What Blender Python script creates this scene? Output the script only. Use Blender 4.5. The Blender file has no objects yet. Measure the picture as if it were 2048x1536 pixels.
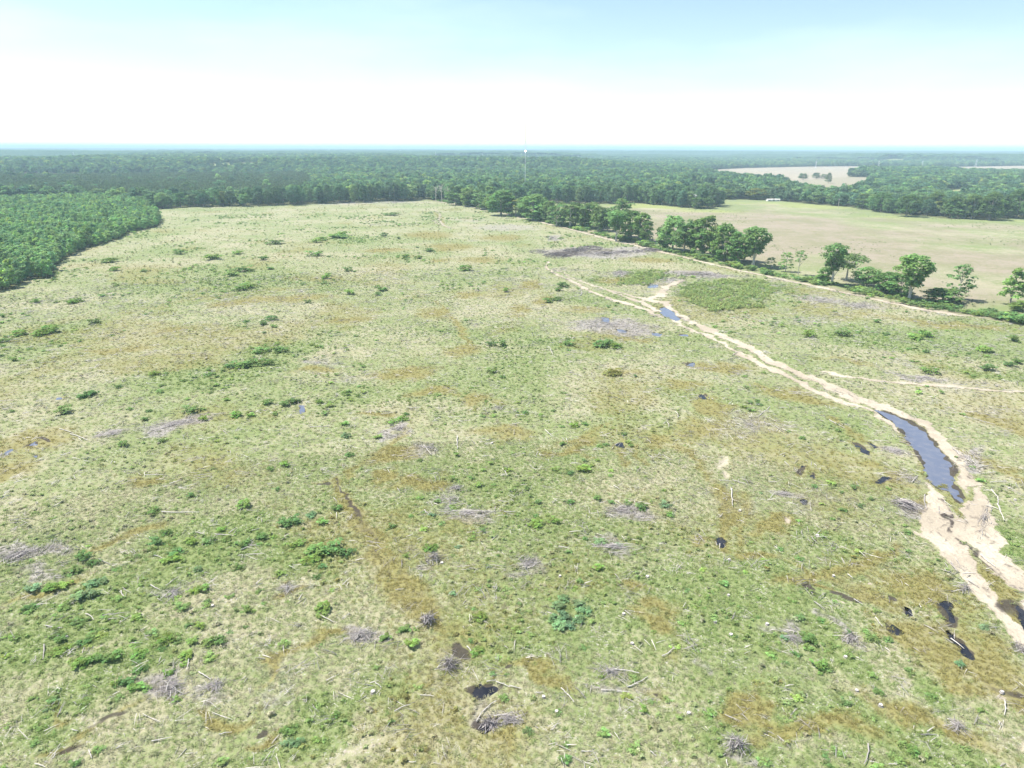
import bpy, math, random
import numpy as np
from mathutils import Matrix, Vector

# ------------------------------------------------------------------ camera, sky, sun, exposure
scene = bpy.context.scene
C = scene.collection
CAM_H = 55.0
PITCH = math.radians(19.08)          # looking down
ROLL = math.radians(0.17)
FOC, CX, CY = 1365.33, 1024.0, 768.0
_r0 = Vector((1, 0, 0)); _f0 = Vector((0, math.cos(PITCH), -math.sin(PITCH))); _u0 = _r0.cross(_f0)
RIGHT = _r0 * math.cos(ROLL) + _u0 * math.sin(ROLL)
UP = _u0 * math.cos(ROLL) - _r0 * math.sin(ROLL)
cam = bpy.data.cameras.new('camera'); cam_o = bpy.data.objects.new('camera', cam); C.objects.link(cam_o)
cam.lens = 24.0; cam.sensor_width = 36.0; cam.clip_start = 0.5; cam.clip_end = 90000
m = Matrix((RIGHT, UP, -_f0)).transposed().to_4x4(); m.translation = (0, 0, CAM_H)
cam_o.matrix_world = m
scene.camera = cam_o

SUN_EL = math.radians(60); SUN_AZ = math.radians(-72)      # azimuth from +Y towards +X (negative = left)
world = bpy.data.worlds.new("World"); scene.world = world; world.use_nodes = True
wn = world.node_tree.nodes; wl = world.node_tree.links; wn.clear()
wo = wn.new('ShaderNodeOutputWorld'); wb = wn.new('ShaderNodeBackground'); ws = wn.new('ShaderNodeTexSky')
ws.sky_type = 'NISHITA'; ws.sun_disc = False; ws.sun_elevation = SUN_EL; ws.sun_rotation = SUN_AZ
ws.air_density = 1.0; ws.dust_density = 0.1; ws.ozone_density = 1.0; ws.altitude = 50
wb.inputs['Strength'].default_value = 0.078
# thin high cloud near the horizon, a little whiter than the sky
wt = wn.new('ShaderNodeTexCoord'); wm = wn.new('ShaderNodeMapping'); wm.inputs['Scale'].default_value = (2.2, 2.2, 11)
wnz = wn.new('ShaderNodeTexNoise'); wnz.inputs['Scale'].default_value = 1.6; wnz.inputs['Detail'].default_value = 5
wr = wn.new('ShaderNodeMapRange'); wr.inputs[1].default_value = 0.45; wr.inputs[2].default_value = 0.8; wr.inputs[3].default_value = 0.02; wr.inputs[4].default_value = 0.14
wx = wn.new('ShaderNodeMix'); wx.data_type = 'RGBA'; wx.inputs[7].default_value = (11, 11.5, 12, 1)
wl.new(wt.outputs['Generated'], wm.inputs['Vector']); wl.new(wm.outputs[0], wnz.inputs['Vector']); wl.new(wnz.outputs['Fac'], wr.inputs[0])
wl.new(wr.outputs[0], wx.inputs[0]); wl.new(ws.outputs[0], wx.inputs[6]); wl.new(wx.outputs[2], wb.inputs[0]); wl.new(wb.outputs[0], wo.inputs[0])

sun = bpy.data.lights.new('sun', 'SUN'); sun.energy = 4.3; sun.angle = math.radians(0.53); sun.color = (1.0, 0.95, 0.86)
sun_o = bpy.data.objects.new('sun', sun); C.objects.link(sun_o); sun_o.location = (-60, 20, 140)
sd = Vector((math.sin(SUN_AZ) * math.cos(SUN_EL), math.cos(SUN_AZ) * math.cos(SUN_EL), math.sin(SUN_EL)))
sun_o.rotation_euler = sd.to_track_quat('Z', 'Y').to_euler()

scene.view_settings.view_transform = 'Standard'; scene.view_settings.look = 'None'
scene.view_settings.exposure = 1.25; scene.view_settings.gamma = 1.0
try: scene.view_settings.use_curve_mapping = False
except Exception: pass
scene.cycles.volume_bounces = 1; scene.cycles.max_bounces = 6; scene.cycles.transparent_max_bounces = 8
HAZE_DENSITY = 1.75e-4

rng = np.random.default_rng(7); random.seed(7)

# ------------------------------------------------------------------ helpers
def ray(px, py):
    return RIGHT * ((px - CX) / FOC) + UP * ((CY - py) / FOC) + _f0
def at(px, py):
    """point of the ground seen at a place of the photograph"""
    d = ray(px, py); t = CAM_H / max(1e-5, -d.z)
    return (d.x * t, d.y * t)
def height_at(x, y, px, py):
    d = ray(px, py); return CAM_H + d.z * (y / d.y)
def mpp(x, y):
    """metres per photograph pixel at a ground point"""
    return (Vector((x, y, -CAM_H)).dot(_f0)) / FOC
def W(pts): return np.array([at(p[0], p[1]) for p in pts])

def h2(ix, iy, seed):
    n = (ix.astype(np.int64) * 374761393 + iy.astype(np.int64) * 668265263 + seed * 1274126177) & 0xffffffff
    n = ((n ^ (n >> 13)) * 1274126177) & 0xffffffff
    n = n ^ (n >> 16)
    return (n & 0xffffff) / float(0xffffff)
def vn(x, y, s, seed=0):
    X = x / s; Y = y / s; ix = np.floor(X); iy = np.floor(Y); fx = X - ix; fy = Y - iy
    fx = fx * fx * (3 - 2 * fx); fy = fy * fy * (3 - 2 * fy)
    a = h2(ix, iy, seed); b = h2(ix + 1, iy, seed); c = h2(ix, iy + 1, seed); d = h2(ix + 1, iy + 1, seed)
    return (a * (1 - fx) + b * fx) * (1 - fy) + (c * (1 - fx) + d * fx) * fy
def fbm(x, y, s, seed=0, o=3):
    r = 0; a = 0.5; t = 0
    for i in range(o):
        r = r + a * vn(x + 37.7 * i, y - 19.3 * i, s / 2 ** i, seed + i); t += a; a *= 0.55
    return r / t
def sstep(v, a, b):
    t = np.clip((v - a) / (b - a), 0, 1); return t * t * (3 - 2 * t)
def line_mask(x, y, pts, soft=0.8):
    """pts: (px, py, half width in m)"""
    w = W(pts); hw = np.array([p[2] for p in pts]); out = np.zeros(len(x))
    for i in range(len(w) - 1):
        a, b = w[i], w[i + 1]; r = max(hw[i], hw[i + 1]) + soft * 2
        k = np.where((x > min(a[0], b[0]) - r) & (x < max(a[0], b[0]) + r) & (y > min(a[1], b[1]) - r) & (y < max(a[1], b[1]) + r))[0]
        if len(k) == 0: continue
        d = b - a; L = d @ d + 1e-9
        t = np.clip(((x[k] - a[0]) * d[0] + (y[k] - a[1]) * d[1]) / L, 0, 1)
        dist = np.hypot(x[k] - a[0] - t * d[0], y[k] - a[1] - t * d[1])
        v = np.clip((hw[i] * (1 - t) + hw[i + 1] * t - dist) / soft + 0.5, 0, 1)
        out[k] = np.maximum(out[k], v)
    return out
def blob(x, y, px, py, rx, ry, hard=0.5, ang=0.0):
    """soft ellipse on the ground; radii given in photograph pixels at that place, turned into metres"""
    c = at(px, py); RX = mpp(*c) * rx; RY = abs(at(px, py - ry)[1] - at(px, py + ry)[1]) / 2
    dx = x - c[0]; dy = y - c[1]; th = math.atan2(c[0], c[1])
    u = dx * math.cos(th) - dy * math.sin(th); v = dx * math.sin(th) + dy * math.cos(th)
    if ang: u, v = u * math.cos(ang) - v * math.sin(ang), u * math.sin(ang) + v * math.cos(ang)
    return 1 - sstep(np.sqrt((u / RX) ** 2 + (v / RY) ** 2), hard, 1.35)
def in_poly(x, y, P):
    r = np.zeros(len(x), bool); n = len(P); j = n - 1
    for i in range(n):
        xi, yi = P[i]; xj, yj = P[j]
        if yi != yj:
            c = ((yi > y) != (yj > y)) & (x < (xj - xi) * (y - yi) / (yj - yi) + xi); r ^= c
        j = i
    return r
def poly_dist(x, y, P):
    d = np.full(len(x), 1e9); n = len(P)
    for i in range(n):
        a = P[i]; b = P[(i + 1) % n]; e = b - a; L = e @ e + 1e-9
        t = np.clip(((x - a[0]) * e[0] + (y - a[1]) * e[1]) / L, 0, 1)
        d = np.minimum(d, np.hypot(x - a[0] - t * e[0], y - a[1] - t * e[1]))
    return np.where(in_poly(x, y, P), d, -d)

USED = set()
def tag(o, label=None, cat=None, group=None, kind=None):
    if label: o['label'] = label
    if cat: o['category'] = cat
    if group: o['group'] = group
    if kind: o['kind'] = kind
    return o
def mesh_from(name, V, F, mats=(), midx=None, var=None):
    """V (n,3) array, F list/array of faces"""
    me = bpy.data.meshes.new(name)
    F = np.asarray(F) if not isinstance(F, np.ndarray) and len(set(map(len, F))) == 1 else F
    if isinstance(F, np.ndarray):
        n, k = F.shape
        me.vertices.add(len(V)); me.vertices.foreach_set('co', np.asarray(V, dtype=np.float32).ravel())
        me.loops.add(n * k); me.loops.foreach_set('vertex_index', F.astype(np.int32).ravel())
        me.polygons.add(n); me.polygons.foreach_set('loop_start', np.arange(0, n * k, k, dtype=np.int32))
        try: me.polygons.foreach_set('loop_total', np.full(n, k, dtype=np.int32))
        except Exception: pass
        me.update(calc_edges=True)
    else:
        me.from_pydata([tuple(v) for v in V], [], [tuple(f) for f in F])
    for mt in mats: me.materials.append(mt)
    if midx is not None: me.polygons.foreach_set('material_index', np.asarray(midx, dtype=np.int32))
    if var is not None:
        a = me.attributes.new('var', 'FLOAT', 'FACE'); a.data.foreach_set('value', np.asarray(var, dtype=np.float32))
    me.update()
    return me
def smooth(me): me.polygons.foreach_set('use_smooth', np.ones(len(me.polygons), bool)); me.update(); return me
def obj(name, me, parent=None, loc=None):
    o = bpy.data.objects.new(name, me); C.objects.link(o)
    if parent: o.parent = parent
    if loc: o.location = loc
    return o
def empty(name, loc, rz=0):
    o = bpy.data.objects.new(name, None); C.objects.link(o); o.location = loc; o.rotation_euler = (0, 0, rz); o.empty_display_size = 0.5
    return o

class MB:
    def __init__(s): s.v = []; s.f = []; s.m = []; s.n = 0
    def add(s, V, F, mi=0):
        s.v.append(np.asarray(V, float)); s.f += [tuple(i + s.n for i in f) for f in F]; s.m += [mi] * len(F); s.n += len(V)
    def box(s, c, d, mi=0, rz=0.0):
        x, y, z = d[0] / 2, d[1] / 2, d[2] / 2
        V = np.array([(-x, -y, -z), (x, -y, -z), (x, y, -z), (-x, y, -z), (-x, -y, z), (x, -y, z), (x, y, z), (-x, y, z)])
        R = np.array([[math.cos(rz), -math.sin(rz), 0], [math.sin(rz), math.cos(rz), 0], [0, 0, 1]])
        s.add(V @ R.T + np.array(c), [(0, 3, 2, 1), (4, 5, 6, 7), (0, 1, 5, 4), (1, 2, 6, 5), (2, 3, 7, 6), (3, 0, 4, 7)], mi)
    def tube(s, P, R, sides=5, mi=0):
        P = [np.array(p, float) for p in P]; n = len(P); V = []
        for i, p in enumerate(P):
            d = P[min(i + 1, n - 1)] - P[max(i - 1, 0)]; d = d / (np.linalg.norm(d) + 1e-9)
            a = np.cross(d, (0, 0, 1) if abs(d[2]) < 0.9 else (1, 0, 0)); a /= np.linalg.norm(a); b = np.cross(d, a)
            for k in range(sides):
                t = 2 * math.pi * k / sides; V.append(p + R[i] * (math.cos(t) * a + math.sin(t) * b))
        F = [(i * sides + k, i * sides + (k + 1) % sides, (i + 1) * sides + (k + 1) % sides, (i + 1) * sides + k) for i in range(n - 1) for k in range(sides)]
        F += [tuple(range(sides - 1, -1, -1)), tuple(range((n - 1) * sides, n * sides))]
        s.add(V, F, mi)
    def build(s, name, mats):
        me = bpy.data.meshes.new(name); me.from_pydata([tuple(v) for v in np.concatenate(s.v)], [], s.f)
        for mt in mats: me.materials.append(mt)
        me.polygons.foreach_set('material_index', np.array(s.m, dtype=np.int32)); me.update(); return me

# ------------------------------------------------------------------ materials
def newmat(name):
    mt = bpy.data.materials.new(name); mt.use_nodes = True; nt = mt.node_tree
    for n in list(nt.nodes): nt.nodes.remove(n)
    out = nt.nodes.new('ShaderNodeOutputMaterial'); return mt, nt, out
class N:
    def __init__(s, nt): s.nt = nt
    def n(s, t, **k):
        x = s.nt.nodes.new(t)
        for a, b in k.items(): setattr(x, a, b)
        return x
    def l(s, a, b): s.nt.links.new(a, b)
    def noise(s, vec, scale, detail=3, rough=0.55, dim='3D'):
        x = s.n('ShaderNodeTexNoise'); x.inputs['Scale'].default_value = scale; x.inputs['Detail'].default_value = detail; x.inputs['Roughness'].default_value = rough
        s.l(vec, x.inputs['Vector']); return x.outputs['Fac']
    def rng(s, v, a, b, c=0.0, d=1.0):
        x = s.n('ShaderNodeMapRange'); x.inputs[1].default_value = a; x.inputs[2].default_value = b; x.inputs[3].default_value = c; x.inputs[4].default_value = d
        x.interpolation_type = 'SMOOTHSTEP'; s.l(v, x.inputs[0]); return x.outputs[0]
    def math(s, op, a, b=None, clamp=False):
        x = s.n('ShaderNodeMath', operation=op, use_clamp=clamp)
        for i, v in enumerate((a, b)):
            if v is None: continue
            if isinstance(v, (int, float)): x.inputs[i].default_value = v
            else: s.l(v, x.inputs[i])
        return x.outputs[0]
    def mix(s, f, a, b, blend='MIX'):
        x = s.n('ShaderNodeMix', data_type='RGBA', blend_type=blend, clamp_factor=True)
        for i, v in ((0, f), (6, a), (7, b)):
            if isinstance(v, (int, float)): x.inputs[i].default_value = v
            elif isinstance(v, tuple): x.inputs[i].default_value = (*v, 1)
            else: s.l(v, x.inputs[i])
        return x.outputs[2]

def foliage_mat():
    mt, nt, out = newmat('foliage'); g = N(nt)
    a = g.n('ShaderNodeAttribute', attribute_type='INSTANCER', attribute_name='tint')
    v = g.n('ShaderNodeAttribute', attribute_type='GEOMETRY', attribute_name='var')
    oi = g.n('ShaderNodeObjectInfo')
    hs = g.n('ShaderNodeHueSaturation')
    g.l(g.math('ADD', g.math('MULTIPLY', v.outputs['Fac'], 0.05), 0.475), hs.inputs['Hue'])
    val = g.math('ADD', g.math('MULTIPLY', v.outputs['Fac'], 0.75), 0.62)
    val = g.math('MULTIPLY', val, g.math('ADD', g.math('MULTIPLY', oi.outputs['Random'], 0.3), 0.85))
    g.l(val, hs.inputs['Value']); g.l(a.outputs['Color'], hs.inputs['Color'])
    d = g.n('ShaderNodeBsdfDiffuse'); t = g.n('ShaderNodeBsdfTranslucent'); ms = g.n('ShaderNodeMixShader'); ms.inputs[0].default_value = 0.42
    g.l(hs.outputs[0], d.inputs[0]); g.l(hs.outputs[0], t.inputs[0]); g.l(d.outputs[0], ms.inputs[1]); g.l(t.outputs[0], ms.inputs[2]); g.l(ms.outputs[0], out.inputs[0])
    return mt
M_LEAF = foliage_mat()
def plain(name, col, rough=0.85, var=0.25, scale=6.0, stretch=(1, 1, 1), metallic=0.0, spec=0.3):
    mt, nt, out = newmat(name); g = N(nt)
    tc = g.n('ShaderNodeTexCoord'); mp = g.n('ShaderNodeMapping'); mp.inputs['Scale'].default_value = stretch; g.l(tc.outputs['Object'], mp.inputs[0])
    f = g.noise(mp.outputs[0], scale, 4)
    c = g.mix(f, tuple(x * (1 - var) for x in col), tuple(min(1, x * (1 + var)) for x in col))
    p = g.n('ShaderNodeBsdfPrincipled'); p.inputs['Roughness'].default_value = rough; p.inputs['Metallic'].default_value = metallic
    p.inputs['Specular IOR Level'].default_value = spec
    bp = g.n('ShaderNodeBump'); bp.inputs['Strength'].default_value = 0.4; bp.inputs['Distance'].default_value = 0.03; g.l(f, bp.inputs['Height']); g.l(bp.outputs[0], p.inputs['Normal'])
    g.l(c, p.inputs['Base Color']); g.l(p.outputs[0], out.inputs[0]); return mt
M_BARK = plain('bark', (0.30, 0.27, 0.23), var=0.4, scale=3, stretch=(3, 3, .5))
M_PALEBARK = plain('pale_bark', (0.50, 0.46, 0.40), var=0.3, scale=3, stretch=(3, 3, .5))
M_LOG = plain('bleached_wood', (0.45, 0.42, 0.385), var=0.25, scale=5, stretch=(.5, 4, 4))
M_LOG2 = plain('weathered_wood', (0.30, 0.275, 0.26), var=0.35, scale=5, stretch=(.5, 4, 4))
M_TWIG = plain('grey_twigs', (0.32, 0.29, 0.285), var=0.35, scale=2)
M_TWIG_D = plain('charred_twigs', (0.10, 0.09, 0.095), var=0.5, scale=2)
M_METAL = plain('galvanised_metal', (0.55, 0.56, 0.57), rough=0.5, var=0.1)
M_WHITE = plain('white_paint', (0.78, 0.78, 0.76), rough=0.6, var=0.08)
M_TANWALL = plain('tan_siding', (0.55, 0.47, 0.36), var=0.12)
M_ROOF = plain('roof_metal', (0.55, 0.52, 0.50), rough=0.55, var=0.12)
M_DARK = plain('dark_glass', (0.05, 0.06, 0.07), rough=0.2, var=0.1)
mt, nt, out = newmat('beacon_light'); em = nt.nodes.new('ShaderNodeEmission'); em.inputs[0].default_value = (1, 1, 1, 1); em.inputs[1].default_value = 12; nt.links.new(em.outputs[0], out.inputs[0]); M_BEACON = mt

def ground_mat():
    mt, nt, out = newmat('ground_cover'); g = N(nt)
    geo = g.n('ShaderNodeNewGeometry'); pos = geo.outputs['Position']
    A = g.n('ShaderNodeAttribute', attribute_name='mA'); B = g.n('ShaderNodeAttribute', attribute_name='mB')
    sa = g.n('ShaderNodeSeparateColor'); g.l(A.outputs['Color'], sa.inputs[0]); sb = g.n('ShaderNodeSeparateColor'); g.l(B.outputs['Color'], sb.inputs[0])
    sand, brown, green = sa.outputs; dead = A.outputs['Alpha']
    mud, yellow, tan = sb.outputs; floor = B.outputs['Alpha']
    n60 = g.noise(pos, 1 / 45, 3); n12 = g.noise(pos, 1 / 10, 4, .6); n3 = g.noise(pos, 1 / 2.2, 4, .65); n1 = g.noise(pos, 1 / .55, 3, .7); nf = g.noise(pos, 1 / .16, 2, .7)
    mp = g.n('ShaderNodeMapping'); mp.inputs['Scale'].default_value = (1, .35, 1); mp.inputs['Rotation'].default_value = (0, 0, .6); g.l(pos, mp.inputs[0])
    ns = g.noise(mp.outputs[0], 1 / .5, 3, .7)
    mp2 = g.n('ShaderNodeMapping'); mp2.inputs['Scale'].default_value = (.3, 1, 1); mp2.inputs['Rotation'].default_value = (0, 0, -.3); g.l(pos, mp2.inputs[0])
    ns2 = g.noise(mp2.outputs[0], 1 / .45, 3, .7)
    comb = g.math('ADD', g.math('MULTIPLY', n12, .35), g.math('ADD', g.math('MULTIPLY', n3, .4), g.math('MULTIPLY', n1, .3)))
    comb = g.math('ADD', comb, g.math('MULTIPLY', g.math('SUBTRACT', n60, .5), .5))
    cg = g.math('ADD', comb, g.math('MULTIPLY', g.math('SUBTRACT', green, .35), .30))
    c = g.mix(g.rng(cg, .40, .64), (0.295, 0.275, 0.185), (0.155, 0.198, 0.076))
    c = g.mix(g.rng(nf, .35, .70, 0, .45), c, (0.22, 0.222, 0.11))
    c = g.mix(g.rng(ns, .58, .75, 0, .35), c, (0.34, 0.315, 0.27))
    c = g.mix(g.rng(ns2, .6, .75, 0, .28), c, (0.14, 0.165, 0.06))
    fl = g.noise(pos, 1 / .33, 2, .8); fm = g.noise(pos, 1 / 4.5, 3, .6)
    c = g.mix(g.math('MULTIPLY', g.rng(fl, .54, .66, 0, .75), g.rng(fm, .42, .62)), c, (0.40, 0.375, 0.35))
    # pale sticks and dead wood
    dd = g.math('ADD', dead, g.math('MULTIPLY', g.math('SUBTRACT', n3, .5), 1.2))
    cd = g.mix(g.rng(ns2, .35, .65), (0.19, 0.17, 0.165), (0.33, 0.305, 0.295))
    c = g.mix(g.rng(dd, .35, .8, 0, .85), c, cd)
    bb = g.math('ADD', brown, g.math('MULTIPLY', g.math('SUBTRACT', comb, .52), 1.4))
    cb = g.mix(g.rng(n1, .35, .65), (0.15, 0.132, 0.046), (0.225, 0.203, 0.08))
    c = g.mix(g.rng(bb, .2, 1.0, 0, .85), c, cb)
    c = g.mix(g.math('MULTIPLY', yellow, .75), c, g.mix(n3, (0.33, 0.34, 0.10), (0.22, 0.27, 0.10)))
    ct = g.mix(g.rng(comb, .42, .62), (0.265, 0.225, 0.175), (0.195, 0.185, 0.11))
    c = g.mix(tan, c, ct)
    ss = g.math('ADD', sand, g.math('ADD', g.math('MULTIPLY', g.math('SUBTRACT', comb, .52), 1.3), g.math('MULTIPLY', g.math('SUBTRACT', n1, .5), .9)))
    cs = g.mix(g.rng(n12, .38, .6), (0.44, 0.395, 0.31), (0.33, 0.285, 0.22)); cs = g.mix(g.rng(n3, .45, .7, 0, .6), cs, (0.31, 0.27, 0.215)); cs = g.mix(g.rng(ns, .5, .72, 0, .6), cs, (0.25, 0.21, 0.17)); cs = g.mix(g.rng(n1, .5, .72, 0, .7), cs, (0.28, 0.24, 0.20))
    c = g.mix(g.rng(ss, .38, .62), c, cs)
    mm = g.math('ADD', mud, g.math('MULTIPLY', g.math('SUBTRACT', n3, .5), .9))
    c = g.mix(g.rng(mm, .35, .75, 0, .9), c, g.mix(n1, (0.022, 0.02, 0.02), (0.07, 0.055, 0.048)))
    c = g.mix(floor, c, g.mix(n3, (0.07, 0.08, 0.035), (0.13, 0.13, 0.06)))
    p = g.n('ShaderNodeBsdfPrincipled'); p.inputs['Roughness'].default_value = .95; p.inputs['Specular IOR Level'].default_value = .1
    bp = g.n('ShaderNodeBump'); bp.inputs['Strength'].default_value = .8; bp.inputs['Distance'].default_value = .22
    hgt = g.math('ADD', g.math('MULTIPLY', n1, .7), g.math('MULTIPLY', nf, .25)); hgt = g.math('ADD', hgt, n3)
    g.l(hgt, bp.inputs['Height']); g.l(bp.outputs[0], p.inputs['Normal'])
    g.l(c, p.inputs['Base Color']); g.l(p.outputs[0], out.inputs[0]); return mt
M_GROUND = ground_mat()

def water_mat(nm, ca, cb):
    mt, nt, out = newmat(nm); g = N(nt)
    geo = g.n('ShaderNodeNewGeometry')
    p = g.n('ShaderNodeBsdfPrincipled'); p.inputs['Roughness'].default_value = .06; p.inputs['IOR'].default_value = 1.33
    f = g.noise(geo.outputs['Position'], .6, 4); c = g.mix(g.rng(f, .4, .7), ca, cb); g.l(c, p.inputs['Base Color'])
    w = g.noise(geo.outputs['Position'], 5, 2); b = g.n('ShaderNodeBump'); b.inputs['Strength'].default_value = .06; b.inputs['Distance'].default_value = .02; g.l(w, b.inputs['Height']); g.l(b.outputs[0], p.inputs['Normal'])
    g.l(p.outputs[0], out.inputs[0]); return mt
M_WATER = water_mat('murky_sky_tint_water', (0.10, 0.115, 0.16), (0.13, 0.14, 0.175)); M_WATER_D = water_mat('black_water', (0.012, 0.013, 0.018), (0.03, 0.03, 0.035))  # murky water's blue base colour also stands in for reflected sky

def canopy_mat():
    mt, nt, out = newmat('far_canopy'); g = N(nt); geo = g.n('ShaderNodeNewGeometry'); pos = geo.outputs['Position']
    a = g.noise(pos, 1 / 14, 3, .6); b = g.noise(pos, 1 / 160, 3); 
    c = g.mix(g.rng(a, .35, .65), (0.028, 0.055, 0.030), (0.075, 0.125, 0.055)); c = g.mix(g.rng(b, .45, .65, 0, .5), c, (0.035, 0.065, 0.04))  # shade among the crowns is put into these dark greens
    p = g.n('ShaderNodeBsdfPrincipled'); p.inputs['Roughness'].default_value = 1; p.inputs['Specular IOR Level'].default_value = 0
    g.l(c, p.inputs['Base Color']); g.l(p.outputs[0], out.inputs[0]); return mt
M_CANOPY = canopy_mat()

# ------------------------------------------------------------------ places on the ground (read off the photograph, then metres)
def ext(a, b, k): return (a[0] + (a[0] - b[0]) * k, a[1] + (a[1] - b[1]) * k)
left_edge = [(0, 583), (28, 578), (55, 560), (103, 556), (116, 526), (150, 506), (172, 497), (235, 480), (258, 464), (315, 454), (322, 440), (296, 424)]
top_edge = [(340, 417), (450, 413), (560, 411), (640, 408), (760, 404), (850, 400), (885, 401)]
road2 = [(868, 402), (905, 408), (960, 417), (1060, 439), (1130, 456), (1210, 477), (1270, 491), (1330, 506), (1420, 527), (1500, 545), (1570, 560), (1640, 575), (1710, 590), (1780, 605), (1850, 620), (1935, 632)]
LE = W(left_edge); p0 = LE[0]; pext = ext(p0, LE[9], 1.4)
RE = W(road2)
POLY_FIELD = np.concatenate([[pext], LE, W(top_edge), W([(960, 414), (1060, 436)]), RE[4:], [ext(RE[-1], RE[-3], 3.0), (700, -300), (-700, -300)]])
POLY_PAST = np.concatenate([W([(960, 414), (1060, 436)]), RE[4:], [ext(RE[-1], RE[-3], 3.0), (900, 60)],
    W([(2300, 439), (2048, 436), (1990, 440), (1900, 438), (1850, 433), (1790, 430), (1765, 425), (1720, 416), (1640, 410), (1560, 402), (1490, 398), (1432, 396), (1440, 412), (1425, 417), (1380, 416), (1330, 412), (1265, 406), (1250, 410), (1180, 407), (1100, 407), (1040, 410)])])
OPEN_FAR = [W(p) for p in (
    [(1395, 341), (1480, 336.5), (1600, 333.5), (1700, 332.5), (1810, 334), (1880, 336), (1900, 340), (1790, 342), (1720, 349), (1690, 356), (1640, 358), (1560, 367), (1500, 366), (1440, 357)],
    [(1560, 365), (1640, 358), (1700, 355), (1745, 356), (1740, 370), (1705, 390), (1620, 394), (1580, 386)],
    [(1880, 382), (1960, 372), (1975, 384), (1900, 402)],
    [(2035, 366), (2130, 366), (2130, 388), (2035, 384)],
    [(1800, 333.5), (2250, 333.5), (2250, 349), (1930, 348), (1880, 343), (1840, 340)],
    [(1360, 376), (1440, 372), (1432, 390), (1400, 392)])]
POLY_YOUNG = np.concatenate([W([(-260, 397), (130, 396), (282, 408), (300, 424)]), LE[::-1], [pext, (-700, 100)]])
POLY_PINE = W([(-300, 396), (130, 394), (282, 405), (600, 400), (632, 366), (590, 350), (-400, 350)])

TRACKS = [
    [(1094, 523, .5), (1094, 536, .7), (1105, 545, .8), (1141, 561, .9), (1176, 580, 1), (1205, 593, 1.1), (1249, 606, 1.1), (1293, 621, 1.3), (1319, 633, 1.0)],
    [(1111, 539, .4), (1146, 557, .6), (1205, 577, .7), (1249, 593, .9), (1293, 609, 1.2), (1311, 622, 1.4)],
    [(1217, 580, .3), (1264, 592, .8), (1293, 601, 1.6), (1322, 590, 2.0), (1332, 573, 1.8), (1366, 560, 1.2)],
    [(1285, 597, 1.4), (1318, 604, 3.0), (1328, 603, 1.6), (1352, 624, 1.1), (1372, 639, 1.5), (1410, 656, 2.0), (1454, 677, 1.8), (1498, 697, 1.6), (1542, 724, 1.7), (1600, 748, 1.8), (1633, 760, 1.9), (1677, 780, 2.0), (1721, 799, 2.1), (1766, 815, 2.0), (1810, 833, 1.8), (1854, 851, 1.7), (1888, 888, 1.3), (1916, 926, 1.1), (1934, 961, 1.3), (1956, 988, 1.7), (1957, 1023, 1.9), (1945, 1056, 3.0), (1975, 1080, 2.8), (1991, 1112, 2.0), (2022, 1151, 1.5), (2049, 1178, 1.4), (2120, 1260, 1.4)],
    [(1346, 639, .8), (1381, 659, 1.2), (1425, 675, .9), (1454, 694, .7), (1483, 709, 1.0), (1527, 732, 1.2), (1571, 751, 1.1), (1611, 771, 1.0), (1655, 793, 1.1), (1690, 803, 1.4), (1739, 819, .6), (1766, 837, .7), (1801, 866, .5)],
    [(1857, 968, .5), (1872, 996, 1.3), (1867, 1036, 1.8), (1885, 1067, 2.8), (1907, 1100, 2.6), (1930, 1138, 2.2), (1952, 1174, 1.7), (1978, 1204, 1.4), (2012, 1239, 1.2), (2049, 1278, 1.2), (2130, 1370, 1.2)],
    [(1828, 1063, .6), (1862, 1072, 1.4), (1900, 1070, 2.4), (1945, 1062, 2.6)],
    [(1650, 745, .8), (1690, 753, .9), (1730, 757, .9), (1766, 763, .8), (1832, 767, 1.2), (1898, 771, 1.1), (1943, 777, 1.0), (2048, 784, .9), (2200, 795, .8)],
    [(868, 419, .5), (880, 428, .6), (878, 440, .7), (890, 452, .7), (915, 458, .5)], [(866, 440, .4), (878, 448, .6), (900, 456, .6)]]
ROAD2 = [(p[0], p[1], 1.1 if p[0] < 1000 else 1.4) for p in road2[:-2]] + [(1850, 619, 2.1), (1900, 628, 1.6), (1935, 633, .6)]

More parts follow.
